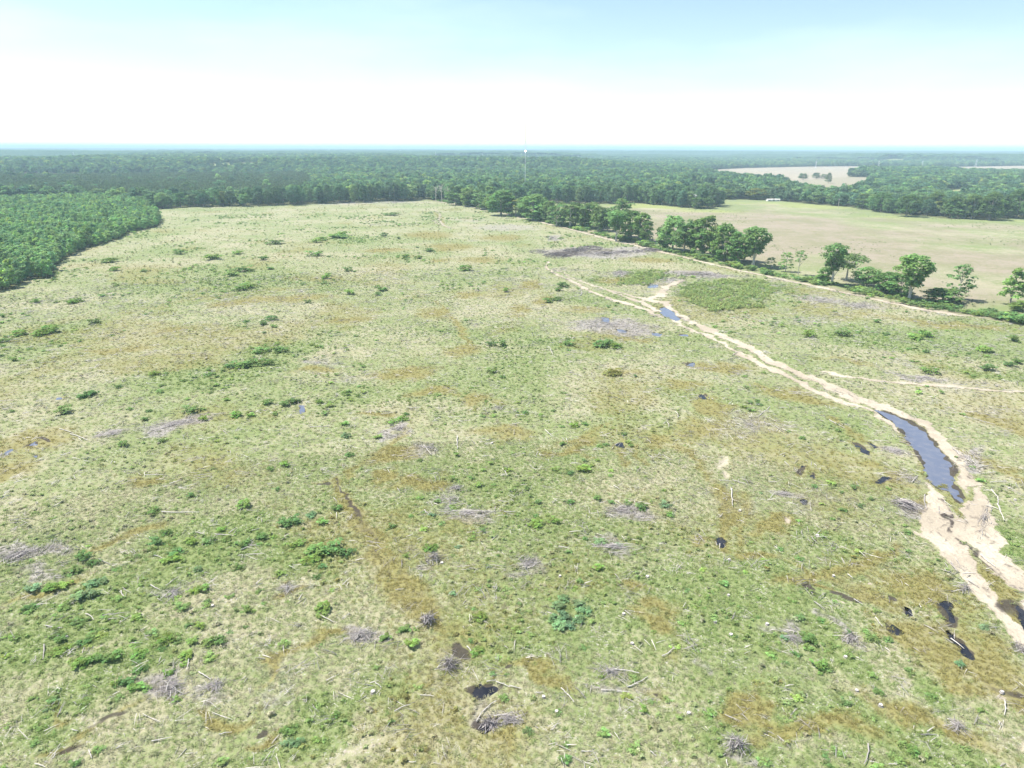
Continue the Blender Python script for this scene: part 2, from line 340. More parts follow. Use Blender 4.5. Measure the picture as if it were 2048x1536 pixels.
def z5(p): return [(1500 + x / 2.259, 660 + y / 2.259) for x, y in p]
def z4(p): return [(1000 + x / 3.413, 460 + y / 3.413) for x, y in p]
def z3(p): return [(1200 + x / 3.072, 700 + y / 3.072) for x, y in p]
def z2(p): return [(1400 + x / 3.16, 1100 + y / 3.16) for x, y in p]
def z6(p): return [(x / 2.926, 600 + y / 2.926) for x, y in p]
def z8(p): return [(700 + x / 2.926, 1100 + y / 2.926) for x, y in p]
PUDDLES = [
    z5([(545, 355), (620, 366), (700, 400), (780, 445), (840, 505), (892, 570), (920, 620), (915, 662), (938, 700), (963, 760), (958, 793), (925, 775), (885, 725), (842, 715), (803, 675), (776, 605), (742, 535), (698, 475), (655, 425), (600, 385)]),
    z4([(1090, 530), (1130, 524), (1185, 560), (1232, 606), (1195, 618), (1140, 595), (1098, 568)]),
    z4([(1008, 380), (1040, 370), (1078, 370), (1078, 392), (1020, 394)]),
    z4([(695, 588), (748, 598), (742, 630), (700, 624)]), z4([(1040, 700), (1102, 703), (1092, 724), (1045, 720)]), z4([(795, 678), (865, 682), (862, 698), (810, 700)]), z4([(1218, 708), (1280, 710), (1276, 722), (1225, 722)]), z4([(1270, 905), (1325, 905), (1310, 925), (1280, 925)]),
    z6([(210, 798), (300, 815), (296, 830), (225, 815)]), z6([(145, 850), (200, 828), (200, 848), (160, 864)]), z6([(45, 888), (78, 866), (80, 880), (55, 900)]), z6([(200, 905), (230, 905), (225, 920)]), z6([(330, 565), (360, 568), (350, 582), (335, 580)]), z6([(1755, 620), (1778, 620), (1775, 655), (1760, 655)]),
    z3([(1195, 755), (1240, 708), (1270, 708), (1248, 752), (1215, 768)]), z3([(1288, 770), (1320, 755), (1330, 765), (1305, 782)]), z3([(1700, 808), (1755, 768), (1778, 775), (1725, 815)]), z3([(1562, 565), (1600, 572), (1665, 628), (1645, 640), (1590, 600)]), z3([(1640, 560), (1710, 595), (1695, 600)]), z3([(738, 1165), (765, 1150), (765, 1200), (745, 1210)]), z3([(612, 275), (650, 272), (648, 292), (620, 295)]), z3([(105, 572), (135, 568), (133, 592), (108, 592)]), z3([(1230, 920), (1258, 922), (1250, 938), (1232, 936)]),
    z2([(1540, 355), (1590, 345), (1618, 440), (1605, 492), (1562, 472)]), z2([(1598, 525), (1645, 575), (1705, 650), (1705, 685), (1650, 645), (1600, 560)]), z2([(1208, 468), (1255, 500), (1245, 532), (1210, 522)]), z2([(1210, 298), (1262, 318), (1258, 335), (1215, 322)]), z2([(1298, 368), (1325, 375), (1322, 395), (1300, 392)]),
    z8([(730, 830), (785, 785), (830, 798), (805, 838), (745, 855)]), z8([(788, 1022), (855, 1012), (825, 1066), (795, 1055)]), z8([(1805, 845), (1830, 842), (1825, 862)]), z8([(905, 600), (920, 640), (905, 640)]),
    [(2032, 1205), (2049, 1222), (2070, 1250), (2060, 1262), (2040, 1236)]]
PUDDLES.pop(-2)
PW = [W(p) for p in PUDDLES]

BROWN = [(340, 663, 60, 13), (560, 598, 130, 12), (470, 606, 60, 10), (230, 700, 90, 10), (860, 628, 45, 16), (925, 700, 55, 16), (800, 745, 90, 14), (870, 785, 70, 14), (745, 830, 60, 10), (640, 740, 40, 10), (60, 885, 95, 42), (20, 940, 60, 30),
    (290, 960, 60, 10), (200, 1085, 60, 12), (265, 1075, 60, 22), (100, 1165, 60, 12), (560, 1200, 40, 10), (640, 1290, 90, 14), (470, 1390, 90, 14), (200, 1400, 40, 8), (240, 1425, 70, 10), (150, 1478, 110, 12), (540, 1430, 50, 14), (590, 1310, 50, 12), (1060, 1352, 100, 14), (1310, 1250, 60, 45), (1280, 1180, 50, 20),
    (1400, 860, 70, 45), (1430, 820, 40, 30), (1450, 1040, 22, 90), (1420, 1090, 60, 16), (1500, 1130, 60, 20), (1330, 890, 60, 26), (1120, 900, 60, 12), (1180, 880, 60, 10), (850, 960, 80, 22), (800, 900, 80, 20), (780, 945, 30, 12), (1000, 860, 90, 16), (960, 800, 40, 20), (1370, 765, 60, 16), (1240, 745, 60, 10), (1440, 735, 90, 12), (1620, 800, 80, 14), (1560, 780, 70, 12),
    (1850, 1160, 130, 60), (1750, 1170, 110, 26), (1640, 1170, 90, 12), (1930, 1290, 130, 90), (1980, 1380, 90, 60), (1830, 1260, 70, 40), (2010, 850, 90, 18), (1960, 835, 50, 12), (1800, 960, 50, 14), (1740, 930, 60, 16), (1500, 1410, 90, 26), (1620, 1440, 120, 30), (1800, 1450, 120, 36), (1930, 1500, 90, 40), (1560, 1050, 60, 16), (1230, 560, 40, 8), (1085, 600, 30, 14), (1060, 570, 30, 10), (1040, 620, 30, 16), (900, 495, 60, 10), (860, 470, 60, 10), (1000, 475, 60, 8), (960, 520, 60, 8), (880, 520, 30, 7), (770, 500, 60, 6), (940, 590, 40, 9), (1160, 620, 60, 7), (1260, 680, 60, 8), (1850, 645, 90, 8), (1750, 630, 60, 6), (1950, 650, 90, 6), (1700, 725, 60, 6), (700, 640, 60, 9), (1830, 1000, 30, 14), (1020, 1500, 40, 14), (1180, 1010, 1, 1), (2000, 930, 60, 14), (1300, 520, 70, 7)]
GREEN = [(430, 745, 160, 30, .9), (560, 700, 80, 20, .8), (90, 670, 120, 30, .6), (180, 1230, 190, 100, .8), (400, 1110, 190, 70, .6), (620, 1110, 100, 50, .6), (250, 1330, 160, 50, .7), (690, 800, 60, 20, .5), (1140, 690, 120, 16, .8), (1360, 780, 60, 30, .3), (1210, 560, 40, 9, .5), (1280, 552, 55, 15, 1.), (1450, 588, 95, 30, 1.), (1540, 575, 60, 14, .6), (1000, 1290, 140, 60, .5), (1450, 1460, 90, 40, .9), (1750, 1480, 260, 50, .8), (1620, 1310, 130, 60, .8), (1800, 680, 260, 30, .55), (1950, 745, 120, 16, .6), (1690, 1090, 120, 30, .4), (1170, 1060, 160, 60, .4), (640, 1450, 160, 50, .6), (120, 1440, 150, 60, .5), (960, 690, 60, 12, .4), (420, 560, 220, 40, .35), (700, 480, 60, 12, .6), (2020, 640, 60, 14, 1.), (1680, 850, 60, 20, .5), (2000, 1080, 60, 40, .6), (1880, 1380, 60, 60, .6)]
DEAD = [(370, 848, 90, 18, .9), (220, 872, 60, 12, .7), (30, 1110, 100, 32, 1.), (60, 1150, 60, 14, .8), (855, 895, 40, 18, .7), (915, 975, 30, 14, .7), (905, 1000, 40, 20, .6), (940, 1028, 70, 10, .9), (1260, 1022, 75, 24, .9), (1330, 1040, 60, 14, .5), (1200, 1080, 60, 14, .7), (1230, 1100, 90, 10, .6), (1050, 1130, 50, 26, .7), (870, 1120, 24, 10, .9), (720, 1275, 50, 26, .9), (760, 1180, 30, 14, .4), (345, 1365, 60, 40, .9), (430, 1370, 60, 20, .6), (585, 1180, 30, 30, .6), (320, 1200, 60, 24, .6), (1185, 505, 130, 14, 1.), (1260, 500, 60, 11, .9), (1330, 500, 50, 8, .8), (1240, 548, 26, 6, 1.), (1400, 548, 80, 8, 1.), (1340, 560, 30, 8, .8), (1220, 655, 110, 20, .9), (1170, 620, 60, 7, .4), (1110, 476, 22, 8, .8), (1500, 850, 110, 40, .55), (1640, 840, 60, 20, .3), (1800, 905, 40, 14, .9), (1820, 960, 60, 20, .6), (1815, 1010, 50, 24, 1.), (1570, 990, 60, 12, .6), (1690, 1005, 60, 12, .5), (1583, 1275, 50, 26, .8), (1700, 1275, 40, 20, .7), (1470, 1497, 40, 30, .8), (1925, 910, 26, 50, .9), (1950, 930, 30, 20, .8), (1968, 1040, 12, 60, .8), (1640, 600, 60, 12, .7), (1720, 610, 50, 8, .7), (1620, 640, 60, 10, .5), (1840, 755, 80, 6, .8), (1960, 772, 90, 4, .6), (690, 405, 220, 7, .6), (1010, 455, 110, 10, .6), (940, 440, 60, 8, .5), (1240, 1345, 50, 20, .6), (1015, 1440, 50, 20, .7), (1700, 1250, 30, 10, .5), (300, 1485, 60, 14, .4), (800, 860, 40, 10, .8), (720, 755, 60, 14, .5), (640, 722, 60, 12, .6), (210, 720, 60, 8, .3), (120, 640, 60, 8, .3), (200, 560, 40, 8, .5), (160, 600, 30, 6, .5), (480, 625, 70, 10, .35), (1050, 860, 60, 20, .3), (700, 1100, 1, 1, 0.), (1930, 700, 120, 20, .35), (1400, 1330, 30, 10, .6), (1600, 1380, 140, 30, .3), (1460, 1000, 70, 12, .4)]
MUD = [(1175, 503, 95, 9, .6), (1130, 508, 40, 7, .8), (1305, 499, 22, 5, .9), (655, 966, 22, 5, .8), (900, 1328, 24, 16, .85), (960, 1385, 34, 16, .9), (1008, 1354, 12, 7, .9), (1010, 1388, 20, 6, .7), (985, 1450, 26, 14, .8), (245, 1427, 26, 8, .7), (165, 1482, 40, 6, .7), (542, 1437, 22, 8, .8), (1625, 1177, 14, 7, .9), (1700, 1190, 40, 10, .8), (1400, 548, 90, 5, .5), (1445, 1085, 10, 12, .7), (1815, 1012, 34, 14, .5), (2035, 1215, 40, 30, .7), (1990, 1380, 30, 16, .7), (1240, 1020, 26, 6, .6), (870, 1122, 20, 8, .4), (1225, 650, 60, 10, .45), (10, 1155, 40, 8, .6), (1465, 1500, 20, 20, .5), (1870, 1150, 60, 8, .4), (1505, 1400, 30, 8, .4)]
SANDB = [(1442, 925, 18, 22, .75), (1455, 950, 12, 14, .7), (1582, 1048, 16, 16, .7), (1635, 1162, 12, 4, .8), (1732, 1160, 14, 7, .8), (720, 1500, 90, 26, .5), (660, 1525, 70, 16, .55), (1990, 1390, 16, 22, .7), (2040, 1490, 16, 24, .8), (1195, 503, 70, 6, .35), (1690, 1205, 30, 8, .6), (1310, 418, 60, 3, .6), (1640, 402, 30, 2, .3), (1005, 600, 12, 3, .3), (1325, 585, 30, 14, .6), (1095, 755, 10, 8, .4), (1905, 1045, 50, 40, .6)]

def masks(x, y):
    """albedo regions for ground points"""
    n = len(x); r = np.hypot(x, y)
    wx = x + (vn(x, y, 2.6, 5) - .5) * 2.2 + (vn(x, y, .7, 6) - .5) * .8; wy = y + (vn(x, y, 2.6, 8) - .5) * 2.6 + (vn(x, y, .7, 9) - .5) * .8
    bx = x + (vn(x, y, 9, 15) - .5) * 5 + (vn(x, y, 3, 16) - .5) * 4; by = y + (vn(x, y, 9, 18) - .5) * 7 + (vn(x, y, 3, 19) - .5) * 5
    infield = in_poly(x, y, POLY_FIELD)
    sand = np.zeros(n)
    for L in TRACKS: sand = np.maximum(sand, line_mask(wx, wy, L, .9))
    sand = np.maximum(sand, line_mask(wx, wy, ROAD2, 1.0))
    for p in SANDB: sand = np.maximum(sand, blob(bx * .3 + wx * .7, by * .3 + wy * .7, *p[:4], hard=.1) * p[4] * .95)
    brown = np.clip((fbm(x, y, 30, 40, 4) - .51) * 2.8, 0, .6) * infield
    for p in BROWN: brown = np.maximum(brown, blob(bx, by, p[0], p[1], p[2] * 1.15, p[3] * 1.15, hard=-.1) * 1.2)
    for L in (  # drainage streaks and wheel ruts grown with rusty sedge
        [(640, 965, .4), (680, 958, 1.2), (705, 1010, 1.6), (740, 1075, 2.0), (775, 1130, 2.6), (815, 1180, 3.0), (840, 1230, 2.4), (880, 1270, 1.0)],
        [(1120, 905, .6), (1180, 872, .9), (1215, 850, .6)], [(1310, 870, .8), (1370, 900, 1.1), (1420, 960, .6)], [(1440, 970, 1.2), (1455, 1100, 1.4)], [(1480, 980, .8), (1490, 1100, .8)], [(1240, 850, .6), (1245, 930, .8)], [(1250, 880, .5), (1290, 930, .7)],
        [(700, 945, .8), (760, 900, 1), (830, 850, .6)], [(950, 700, .9), (910, 640, 1.2), (870, 600, .8)], [(870, 425, 1.2), (885, 440, 1.2), (890, 455, 1)], [(1660, 835, .8), (1730, 880, 1.0)], [(1540, 1180, .8), (1720, 1130, 1.5), (1800, 1090, 1.0)],
        [(1830, 860, .8), (2048, 960, 1.4)], [(1930, 1100, .5), (1985, 1150, 1.6), (2030, 1220, 2.2), (2080, 1300, 2.2)]):
        brown = np.maximum(brown, line_mask(bx * .3 + wx * .7, by * .3 + wy * .7, L, 2.2))
    brown = brown * (.65 + .7 * vn(x, y, .9, 401) * .6 + .5 * vn(x, y, 3.5, 402) * .5)
    for L in ([(1870, 975, .4), (1903, 1000, 1.3), (1925, 1030, 1.0)], [(1960, 960, .2), (1935, 1000, .5)]): 
        q = line_mask(wx, wy, L, .8); sand *= 1 - q * .9; brown = np.maximum(brown, q * .6)
    green = .35 + .9 * (fbm(x, y, 26, 70, 3) - .5) + .1 * (1 - sstep(r, 90, 330)) - .06 * sstep(r, 300, 600)
    for p in GREEN: green = np.maximum(green, .35 + blob(bx, by, *p[:4], hard=.2) * p[4])
    dead = np.clip((fbm(x, y, 12, 90, 3) - .70) * 4, 0, .5) * infield
    for p in DEAD: dead = np.maximum(dead, blob(bx, by, *p[:4], hard=.3) * p[4])
    mud = np.zeros(n)
    for p in MUD: mud = np.maximum(mud, blob(bx * .5 + wx * .5, by * .5 + wy * .5, *p[:4]) * p[4])
    for L, k in (([(1885, 1003, .3), (1894, 1045, .45), (1925, 1081, .3), (1965, 1114, .4), (1985, 1135, .3)], .8), ([(645, 968, .3), (690, 970, .35), (705, 1012, .35), (733, 1062, .8), (745, 1100, .35), (800, 1160, .4), (830, 1200, .3)], .56), ([(675, 952, .2), (690, 975, .5), (712, 1035, .5)], .8), ([(1240, 770, .3), (1248, 800, .3)], .5), ([(1530, 722, .3), (1600, 756, .5), (1650, 780, .35)], .5), ([(1322, 557, .8), (1381, 548, .9), (1440, 546, .7)], .7), ([(1028, 975, .4), (1045, 968, .5)], .7), ([(1600, 735, .2), (1640, 752, .2)], .5)):
        mud = np.maximum(mud, line_mask(wx, wy, L, .7) * k)
    for L in (TRACKS[3][3:], TRACKS[5], TRACKS[0]):
        w = W(L); t = np.gradient(w, axis=0); t /= np.linalg.norm(t, axis=1)[:, None]; nn_ = np.column_stack([-t[:, 1], t[:, 0]])
        for off in (-.95, .75):
            V_ = w + nn_ * off
            for i_ in range(len(V_) - 1):
                a_, b_ = V_[i_], V_[i_ + 1]; k = np.where((x > min(a_[0], b_[0]) - 1.5) & (x < max(a_[0], b_[0]) + 1.5) & (y > min(a_[1], b_[1]) - 1.5) & (y < max(a_[1], b_[1]) + 1.5))[0]
                if len(k) == 0: continue
                e_ = b_ - a_; q_ = np.clip(((wx[k] - a_[0]) * e_[0] + (wy[k] - a_[1]) * e_[1]) / (e_ @ e_), 0, 1); dd_ = np.hypot(wx[k] - a_[0] - q_ * e_[0], wy[k] - a_[1] - q_ * e_[1])
                mud[k] = np.maximum(mud[k], np.clip(.62 - dd_ * .9, 0, .5) * sstep(vn(x[k], y[k], 5, 88), .3, .6))
    inpast = in_poly(x, y, POLY_PAST)
    yellow = np.zeros(n)
    tan = np.zeros(n); tan[inpast] = .95 * sstep(fbm(x[inpast] , y[inpast], 70, 33, 3), .22, .55)
    far = inpast & (y > 520)
    k = np.where(far)[0]
    if len(k):
        for p in [(1300, 413, 90, 6, .8), (1400, 424, 110, 5, .9), (1620, 413, 80, 4, .7), (1560, 408, 120, 3, .5), (1790, 436, 60, 4, .5), (1240, 420, 40, 5, .4), (2000, 441, 90, 3, .6)]:
            yellow[k] = np.maximum(yellow[k], blob(x[k], y[k] + (vn(x[k], y[k], 20, 3) - .5) * 20, *p[:4], hard=.3) * p[4])
        pd = poly_dist(x[k], y[k], POLY_PAST)
        e = 1 - sstep(pd + (vn(x[k], y[k], 15, 4) - .5) * 25, 15, 70)
        tan[k] *= 1 - .9 * e; green[k] = np.maximum(green[k], .9 * e)
    floor = np.zeros(n)
    fo = ~(infield | inpast)
    nf = fo & (r > 130)
    floor[nf] = 1.0
    for i, P in enumerate(OPEN_FAR):
        q = in_poly(x, y, P); floor[q] = 0
        tan[q] = 0.9 if i in (0, 1) else .1
        if i in (0, 4): tan[q] = 1.0; sand[q] = .47
        if i == 1: sand[q] = .35; yellow[q] = .3
        if i not in (0, 1, 4): yellow[q] = .35; green[q] = .9
    q = nf & (r > 1150) & (gapn(x, y) > .0); floor[q] *= .0; green[q] = .9; yellow[q] = .2
    inhedge = line_mask(x, y + 0, [(p[0] + 14, p[1] - 9, 5.0) for p in road2] + [(2060, 620, 9)], 5)
    green = np.maximum(green, inhedge); tan *= 1 - inhedge * .9
    for P in PW:
        c = P.mean(0); R = np.abs(P - c).max() + 6
        k = np.where((abs(x - c[0]) < R) & (abs(y - c[1]) < R))[0]
        if len(k):
            d = poly_dist(wx[k] * .6 + x[k] * .4, wy[k] * .6 + y[k] * .4, P); sand[k] *= sstep(-d, -.2, .5); mud[k] = np.maximum(mud[k], sstep(d, -.5, .3)); brown[k] = np.maximum(brown[k], .6 * sstep(d, -1.6, -.3))
    return dict(sand=sand, brown=np.clip(brown, 0, 1), green=np.clip(green, 0, 1), dead=dead, mud=mud, yellow=yellow, tan=tan, floor=floor)
def gapn(x, y): return fbm(x * .5, y, 150, 210, 2) - .73

def relief(x, y):
    r = np.hypot(x, y); a = np.degrees(np.arctan2(x, y))
    return 17 * sstep(fbm(x * .35, y, 330, 301, 2), .40, .66) * sstep(r, 1000, 1900) * (1 - .9 * sstep(a, 3, 12) * (1 - sstep(r, 2500, 3400)))
def terrain(x, y, mk=None):
    r = np.hypot(x, y)
    z = (fbm(x, y, 38, 1, 2) - .5) * .7 + (vn(x, y, 6, 3) - .5) * .22 + (vn(x, y, 1.7, 4) - .5) * .2 + (vn(x, y, .75, 44) - .5) * .16
    if mk is not None: z = z * (1 - .75 * sstep(mk['sand'], .3, .8)) - .08 * sstep(mk['sand'], .4, .8)
    for P in PW:
        c = P.mean(0); R = np.abs(P - c).max() + 8
        k = np.where((abs(x - c[0]) < R) & (abs(y - c[1]) < R))[0]
        if len(k) == 0: continue
        wxx = x[k] + (vn(x[k], y[k], 1.6, 5) - .5) * 1.3; wyy = y[k] + (vn(x[k], y[k], 1.6, 8) - .5) * 1.5
        d = poly_dist(wxx, wyy, P); f = sstep(d, -5, -1.2); d = d - (.5 if len(P) > 12 else 0); z[k] = z[k] * (1 - .93 * f) + (-.15) * f
        d = d + (vn(x[k], y[k], .9, 55) - .5) * .8; z[k] -= .3 * sstep(d, -.55, .7) - .12 * f * sstep(-d, 0, .8)
    return z * (1 - sstep(r, 1200, 3000)) + relief(x, y)
def zat(x, y): return float(terrain(np.array([float(x)]), np.array([float(y)]))[0])

# ------------------------------------------------------------------ ground sheet
def add_masks(me, mk):
    for nm, ks in (('mA', ('sand', 'brown', 'green', 'dead')), ('mB', ('mud', 'yellow', 'tan', 'floor'))):
        a = me.attributes.new(nm, 'FLOAT_COLOR', 'POINT')
        a.data.foreach_set('color', np.stack([mk[k] for k in ks], 1).astype(np.float32).ravel())
AZ = np.radians(np.concatenate([np.linspace(-50, 50, 800), np.linspace(50, 310, 40)[1:-1]]))
RR = np.concatenate([[0.01, 6, 14, 24, 33, 40], np.exp(np.linspace(math.log(45), math.log(900), 700)), np.exp(np.linspace(math.log(910), math.log(4200), 170)), np.exp(np.linspace(math.log(4600), math.log(52000), 24))])
a, r = np.meshgrid(AZ, RR); gx = (np.sin(a) * r).ravel(); gy = (np.cos(a) * r).ravel()
mk = masks(gx, gy); gz = terrain(gx, gy, mk)
na = len(AZ); nr = len(RR)
i, j = np.meshgrid(np.arange(na), np.arange(nr - 1)); i = i.ravel(); j = j.ravel(); i2 = (i + 1) % na
F = np.stack([j * na + i, j * na + i2, (j + 1) * na + i2, (j + 1) * na + i], 1)[:, ::-1]
me = mesh_from('ground', np.stack([gx, gy, gz], 1), F, (M_GROUND,)); add_masks(me, mk); smooth(me)
tag(obj('ground', me), kind='structure')
del mk, gx, gy, gz

# tracks as sheets of their own just above the ground
def track(name, lines, step=.45):
    cells = {}
    for L in lines:
        w = W(L)
        for k in range(len(w) - 1):
            a, b = w[k], w[k + 1]; hw = max(L[k][2], L[k + 1][2]) + 1.2; st = step * (1 if min(a[1], b[1]) < 330 else 2)
            n = int(np.hypot(*(b - a)) / st) + 1
            for t in np.linspace(0, 1, n + 1):
                c = a + (b - a) * t; m_ = int(hw / step) + 1
                ci, cj = int(c[0] // step), int(c[1] // step)
                for di in range(-m_, m_ + 1):
                    for dj in range(-m_, m_ + 1): cells[(ci + di, cj + dj)] = 1
    K = np.array(list(cells)); cx = (K[:, 0] + .5) * step; cy = (K[:, 1] + .5) * step
    mm = masks(cx, cy); keep = (mm['sand'] > .55); K = K[keep]
    vi = {}; V = []; F = []
    for ci, cj in K:
        q = []
        for d in ((0, 0), (1, 0), (1, 1), (0, 1)):
            key = (ci + d[0], cj + d[1])
            if key not in vi: vi[key] = len(V); V.append((key[0] * step, key[1] * step))
            q.append(vi[key])
        F.append(q)
    V = np.array(V); mk = masks(V[:, 0], V[:, 1]); r = np.hypot(V[:, 0], V[:, 1]); z = terrain(V[:, 0], V[:, 1], mk) + .02 + r * .00022
    me = mesh_from(name, np.column_stack([V, z]), np.array(F), (M_GROUND,)); add_masks(me, mk); smooth(me)
    return tag(obj(name, me), kind='structure')
track('dirt_track', TRACKS[:7]); track('side_track', [TRACKS[7]]); track('far_track', TRACKS[8:], .7); track('hedge_road', [ROAD2], .6)

# water: level sheets whose shores are where the ground rises through them
for pi, P in enumerate(PW):
    c = P.mean(0); Q = c + (P - c) * 1.0; nrm = Q - c; Q = Q + nrm / (np.linalg.norm(nrm, axis=1)[:, None] + 1e-6) * 1.5
    me = bpy.data.meshes.new('puddle'); me.from_pydata([(p[0], p[1], -.235 + .06) for p in Q], [], [tuple(range(len(Q)))]); me.materials.append(M_WATER if pi < 14 else M_WATER_D); me.update()
    if me.polygons[0].normal.z < 0: me.flip_normals()
    tag(obj('puddle', me), kind='structure')
for nm, pts in (('lake', [(1805, 337), (1850, 335.8), (1905, 336.2), (1935, 338), (1900, 340), (1840, 340)]), ('pond', [(1858, 414), (1890, 416), (1960, 424), (2060, 433), (2060, 424), (1960, 415), (1880, 408)])):
    w = W(pts); me = bpy.data.meshes.new(nm); me.from_pydata([(p[0], p[1], .5) for p in w], [], [tuple(range(len(w)))]); me.materials.append(M_WATER); me.update()
    if me.polygons[0].normal.z < 0: me.flip_normals()
    tag(obj(nm, me), kind='structure')

# ------------------------------------------------------------------ plant meshes
def leaf_cloud(R, centers, rad, per, size, lift=.42):
    """clumps of small bent leaf faces; returns V, F, var"""
    V = []; var = []
    for ci, c in enumerate(centers):
        n = per; d = R.normal(size=(n, 3)); d /= np.linalg.norm(d, axis=1)[:, None]; d[:, 2] = np.where(d[:, 2] < -.35, -d[:, 2], d[:, 2])
        p = c + d * (rad[ci] * R.uniform(.55, 1.05, (n, 1))) * np.array([1, 1, .8])
        nn = d + R.normal(size=(n, 3)) * .36 + np.array([0, 0, lift]); nn /= np.linalg.norm(nn, axis=1)[:, None]
        t = np.cross(nn, R.normal(size=(n, 3))); t /= np.linalg.norm(t, axis=1)[:, None]; b = np.cross(nn, t)
        s = size * R.uniform(.6, 1.3, (n, 1))
        q = np.stack([p - t * s - b * s * .55, p + t * s * .9 - b * s * .5, p + t * s + b * s * .6 - nn * s * .3, p - t * s * .8 + b * s * .65 - nn * s * .2], 1)
        V.append(q.reshape(-1, 3)); var += list(np.clip(R.normal(.5, .2) + R.normal(0, .16, n), 0, 1))
    V = np.concatenate(V); F = np.arange(len(V)).reshape(-1, 4); return V, F, var
def crown_centers(R, n, H, rad, b0, top=1.0, shape='round'):
    out = []
    while len(out) < n:
        z = R.uniform(b0, top); u = (z - b0) / (top - b0)
        if shape == 'round': w = math.sqrt(max(.02, 1 - (2 * u ** .85 - 1) ** 2))
        elif shape == 'umbrella': w = (u ** .45) * math.sqrt(max(.03, 1 - max(0, u - .55) ** 2 / .2))
        elif shape == 'cone': w = 1 - .85 * u
        else: w = .55 + .45 * math.sin(math.pi * min(1, u + .1))
        a = R.uniform(0, 2 * math.pi); q = math.sqrt(R.uniform(.15, 1))
        out.append((math.cos(a) * rad * w * q, math.sin(a) * rad * w * q, z * H))
    return np.array(out)
def trunk_mesh(R, H, b0, rad, cen, mat, r0=.3, limbs=7, lean=0):
    mb = MB(); top = .78 * H; P = []
    for k in range(6):
        t = k / 5; P.append((lean * t * t + R.normal(0, .12) * t, R.normal(0, .12) * t, top * t))
    mb.tube(P, [r0 * (1.25 if k == 0 else 1 - .15 * k) for k in range(6)], 7)
    for c in cen[R.permutation(len(cen))[:limbs]]:
        t = min(.95, max(.25, c[2] / H - .22)) / .78; s = np.array(P[min(5, int(t * 5))]); s[2] = min(top, s[2])
        e = np.array(c); m_ = (s + e) / 2 + np.array([0, 0, -.06 * H * .3]); mb.tube([s, m_, e], [r0 * .45, r0 * .3, r0 * .1], 5)
    return mb.build('trunk', (mat,))
TREE = {}
def make_tree(key, seed, H=16, rad=5, b0=.25, shape='round', clumps=46, per=38, leaf=.34, cl=(.2, .34), mat=None, r0=.3, lean=0, limbs=7):
    R = np.random.default_rng(seed); cen = crown_centers(R, clumps, H, rad * .82, b0 + .05, .93, shape)
    cen[:, 0] += lean * (cen[:, 2] / H) ** 2
    V, F, var = leaf_cloud(R, cen, R.uniform(cl[0], cl[1], len(cen)) * rad, per, leaf)
    TREE[key] = (mesh_from('crown', V, F, (M_LEAF,), var=var), trunk_mesh(R, H, b0, rad, cen, mat or M_BARK, r0, limbs, lean), H, rad)
for k in range(6): make_tree('b%d' % k, 100 + k, rad=5 + .4 * (k % 3), b0=.02 + .05 * (k % 3), clumps=58 + 4 * k, shape='round' if k % 2 else 'col')
for k in range(2): make_tree('u%d' % k, 120 + k, rad=5.5, b0=.3, shape='umbrella', clumps=56, mat=M_PALEBARK, r0=.34, limbs=11)
for k in range(2): make_tree('t%d' % k, 130 + k, rad=3.2, b0=.22, shape='col', clumps=26, per=30, mat=M_PALEBARK, r0=.2)
make_tree('airy', 140, rad=4.6, b0=.16, shape='col', clumps=44, per=26, leaf=.28, cl=(.14, .26), mat=M_PALEBARK, r0=.2, limbs=16)
make_tree('lean', 141, rad=3.6, b0=.45, shape='round', clumps=20, per=22, leaf=.28, cl=(.18, .3), mat=M_PALEBARK, r0=.18, lean=4.5, limbs=10)
make_tree('spread', 142, rad=8.5, b0=.42, shape='umbrella', clumps=50, per=36, mat=M_PALEBARK, r0=.4, limbs=16)
make_tree('cone', 143, rad=4.4, b0=.14, shape='cone', clumps=40, per=34, mat=M_BARK, r0=.24)
make_tree('oak', 144, rad=9, b0=.08, shape='round', clumps=80, per=36, leaf=.4, cl=(.16, .26), r0=.5)
for k in range(4): make_tree('y%d' % k, 150 + k, H=9, rad=2.3, b0=.08, shape='round' if k % 2 else 'cone', clumps=18, per=26, leaf=.26, cl=(.26, .42), r0=.1, limbs=4)
def dead_tree(seed):
    R = np.random.default_rng(seed); mb = MB(); mb.tube([(0, 0, 0), (.2, .1, 6), (.1, -.2, 13)], [.28, .2, .06], 6)
    for k in range(16):
        z = R.uniform(4, 12); a = R.uniform(0, 6.3); L = R.uniform(1.5, 4); e = (math.cos(a) * L, math.sin(a) * L, z + L * .8); mb.tube([(.1, 0, z), (e[0] * .5, e[1] * .5, z + L * .3), e], [.09, .06, .03], 4)
        for q in range(3):
            b = a + R.uniform(-1, 1); mb.tube([(e[0] * .6, e[1] * .6, z + L * .45), (e[0] * .6 + math.cos(b) * 1.3, e[1] * .6 + math.sin(b) * 1.3, z + L * .45 + 1.2)], [.04, .015], 3)
    return mb.build('trunk', (M_PALEBARK,))
DEADM = dead_tree(5)
FARM = []
for k in range(5):
    R = np.random.default_rng(200 + k); cen = crown_centers(R, 22, 15, 5.6, .12, .84, 'round'); V, F, var = leaf_cloud(R, cen, R.uniform(2.0, 3.2, 22), 26, .85)
    FARM.append(mesh_from('far_crown', V, F, (M_LEAF,), var=var))
PINEM = []
for k in range(3):
    R = np.random.default_rng(220 + k); cen = crown_centers(R, 12, 10, 1.7, .25, .97, 'cone'); V, F, var = leaf_cloud(R, cen, R.uniform(.5, .9, 12), 14, .42, .6)
    PINEM.append(mesh_from('pine_crown', V, F, (M_LEAF,), var=var))
SHRUB = {}
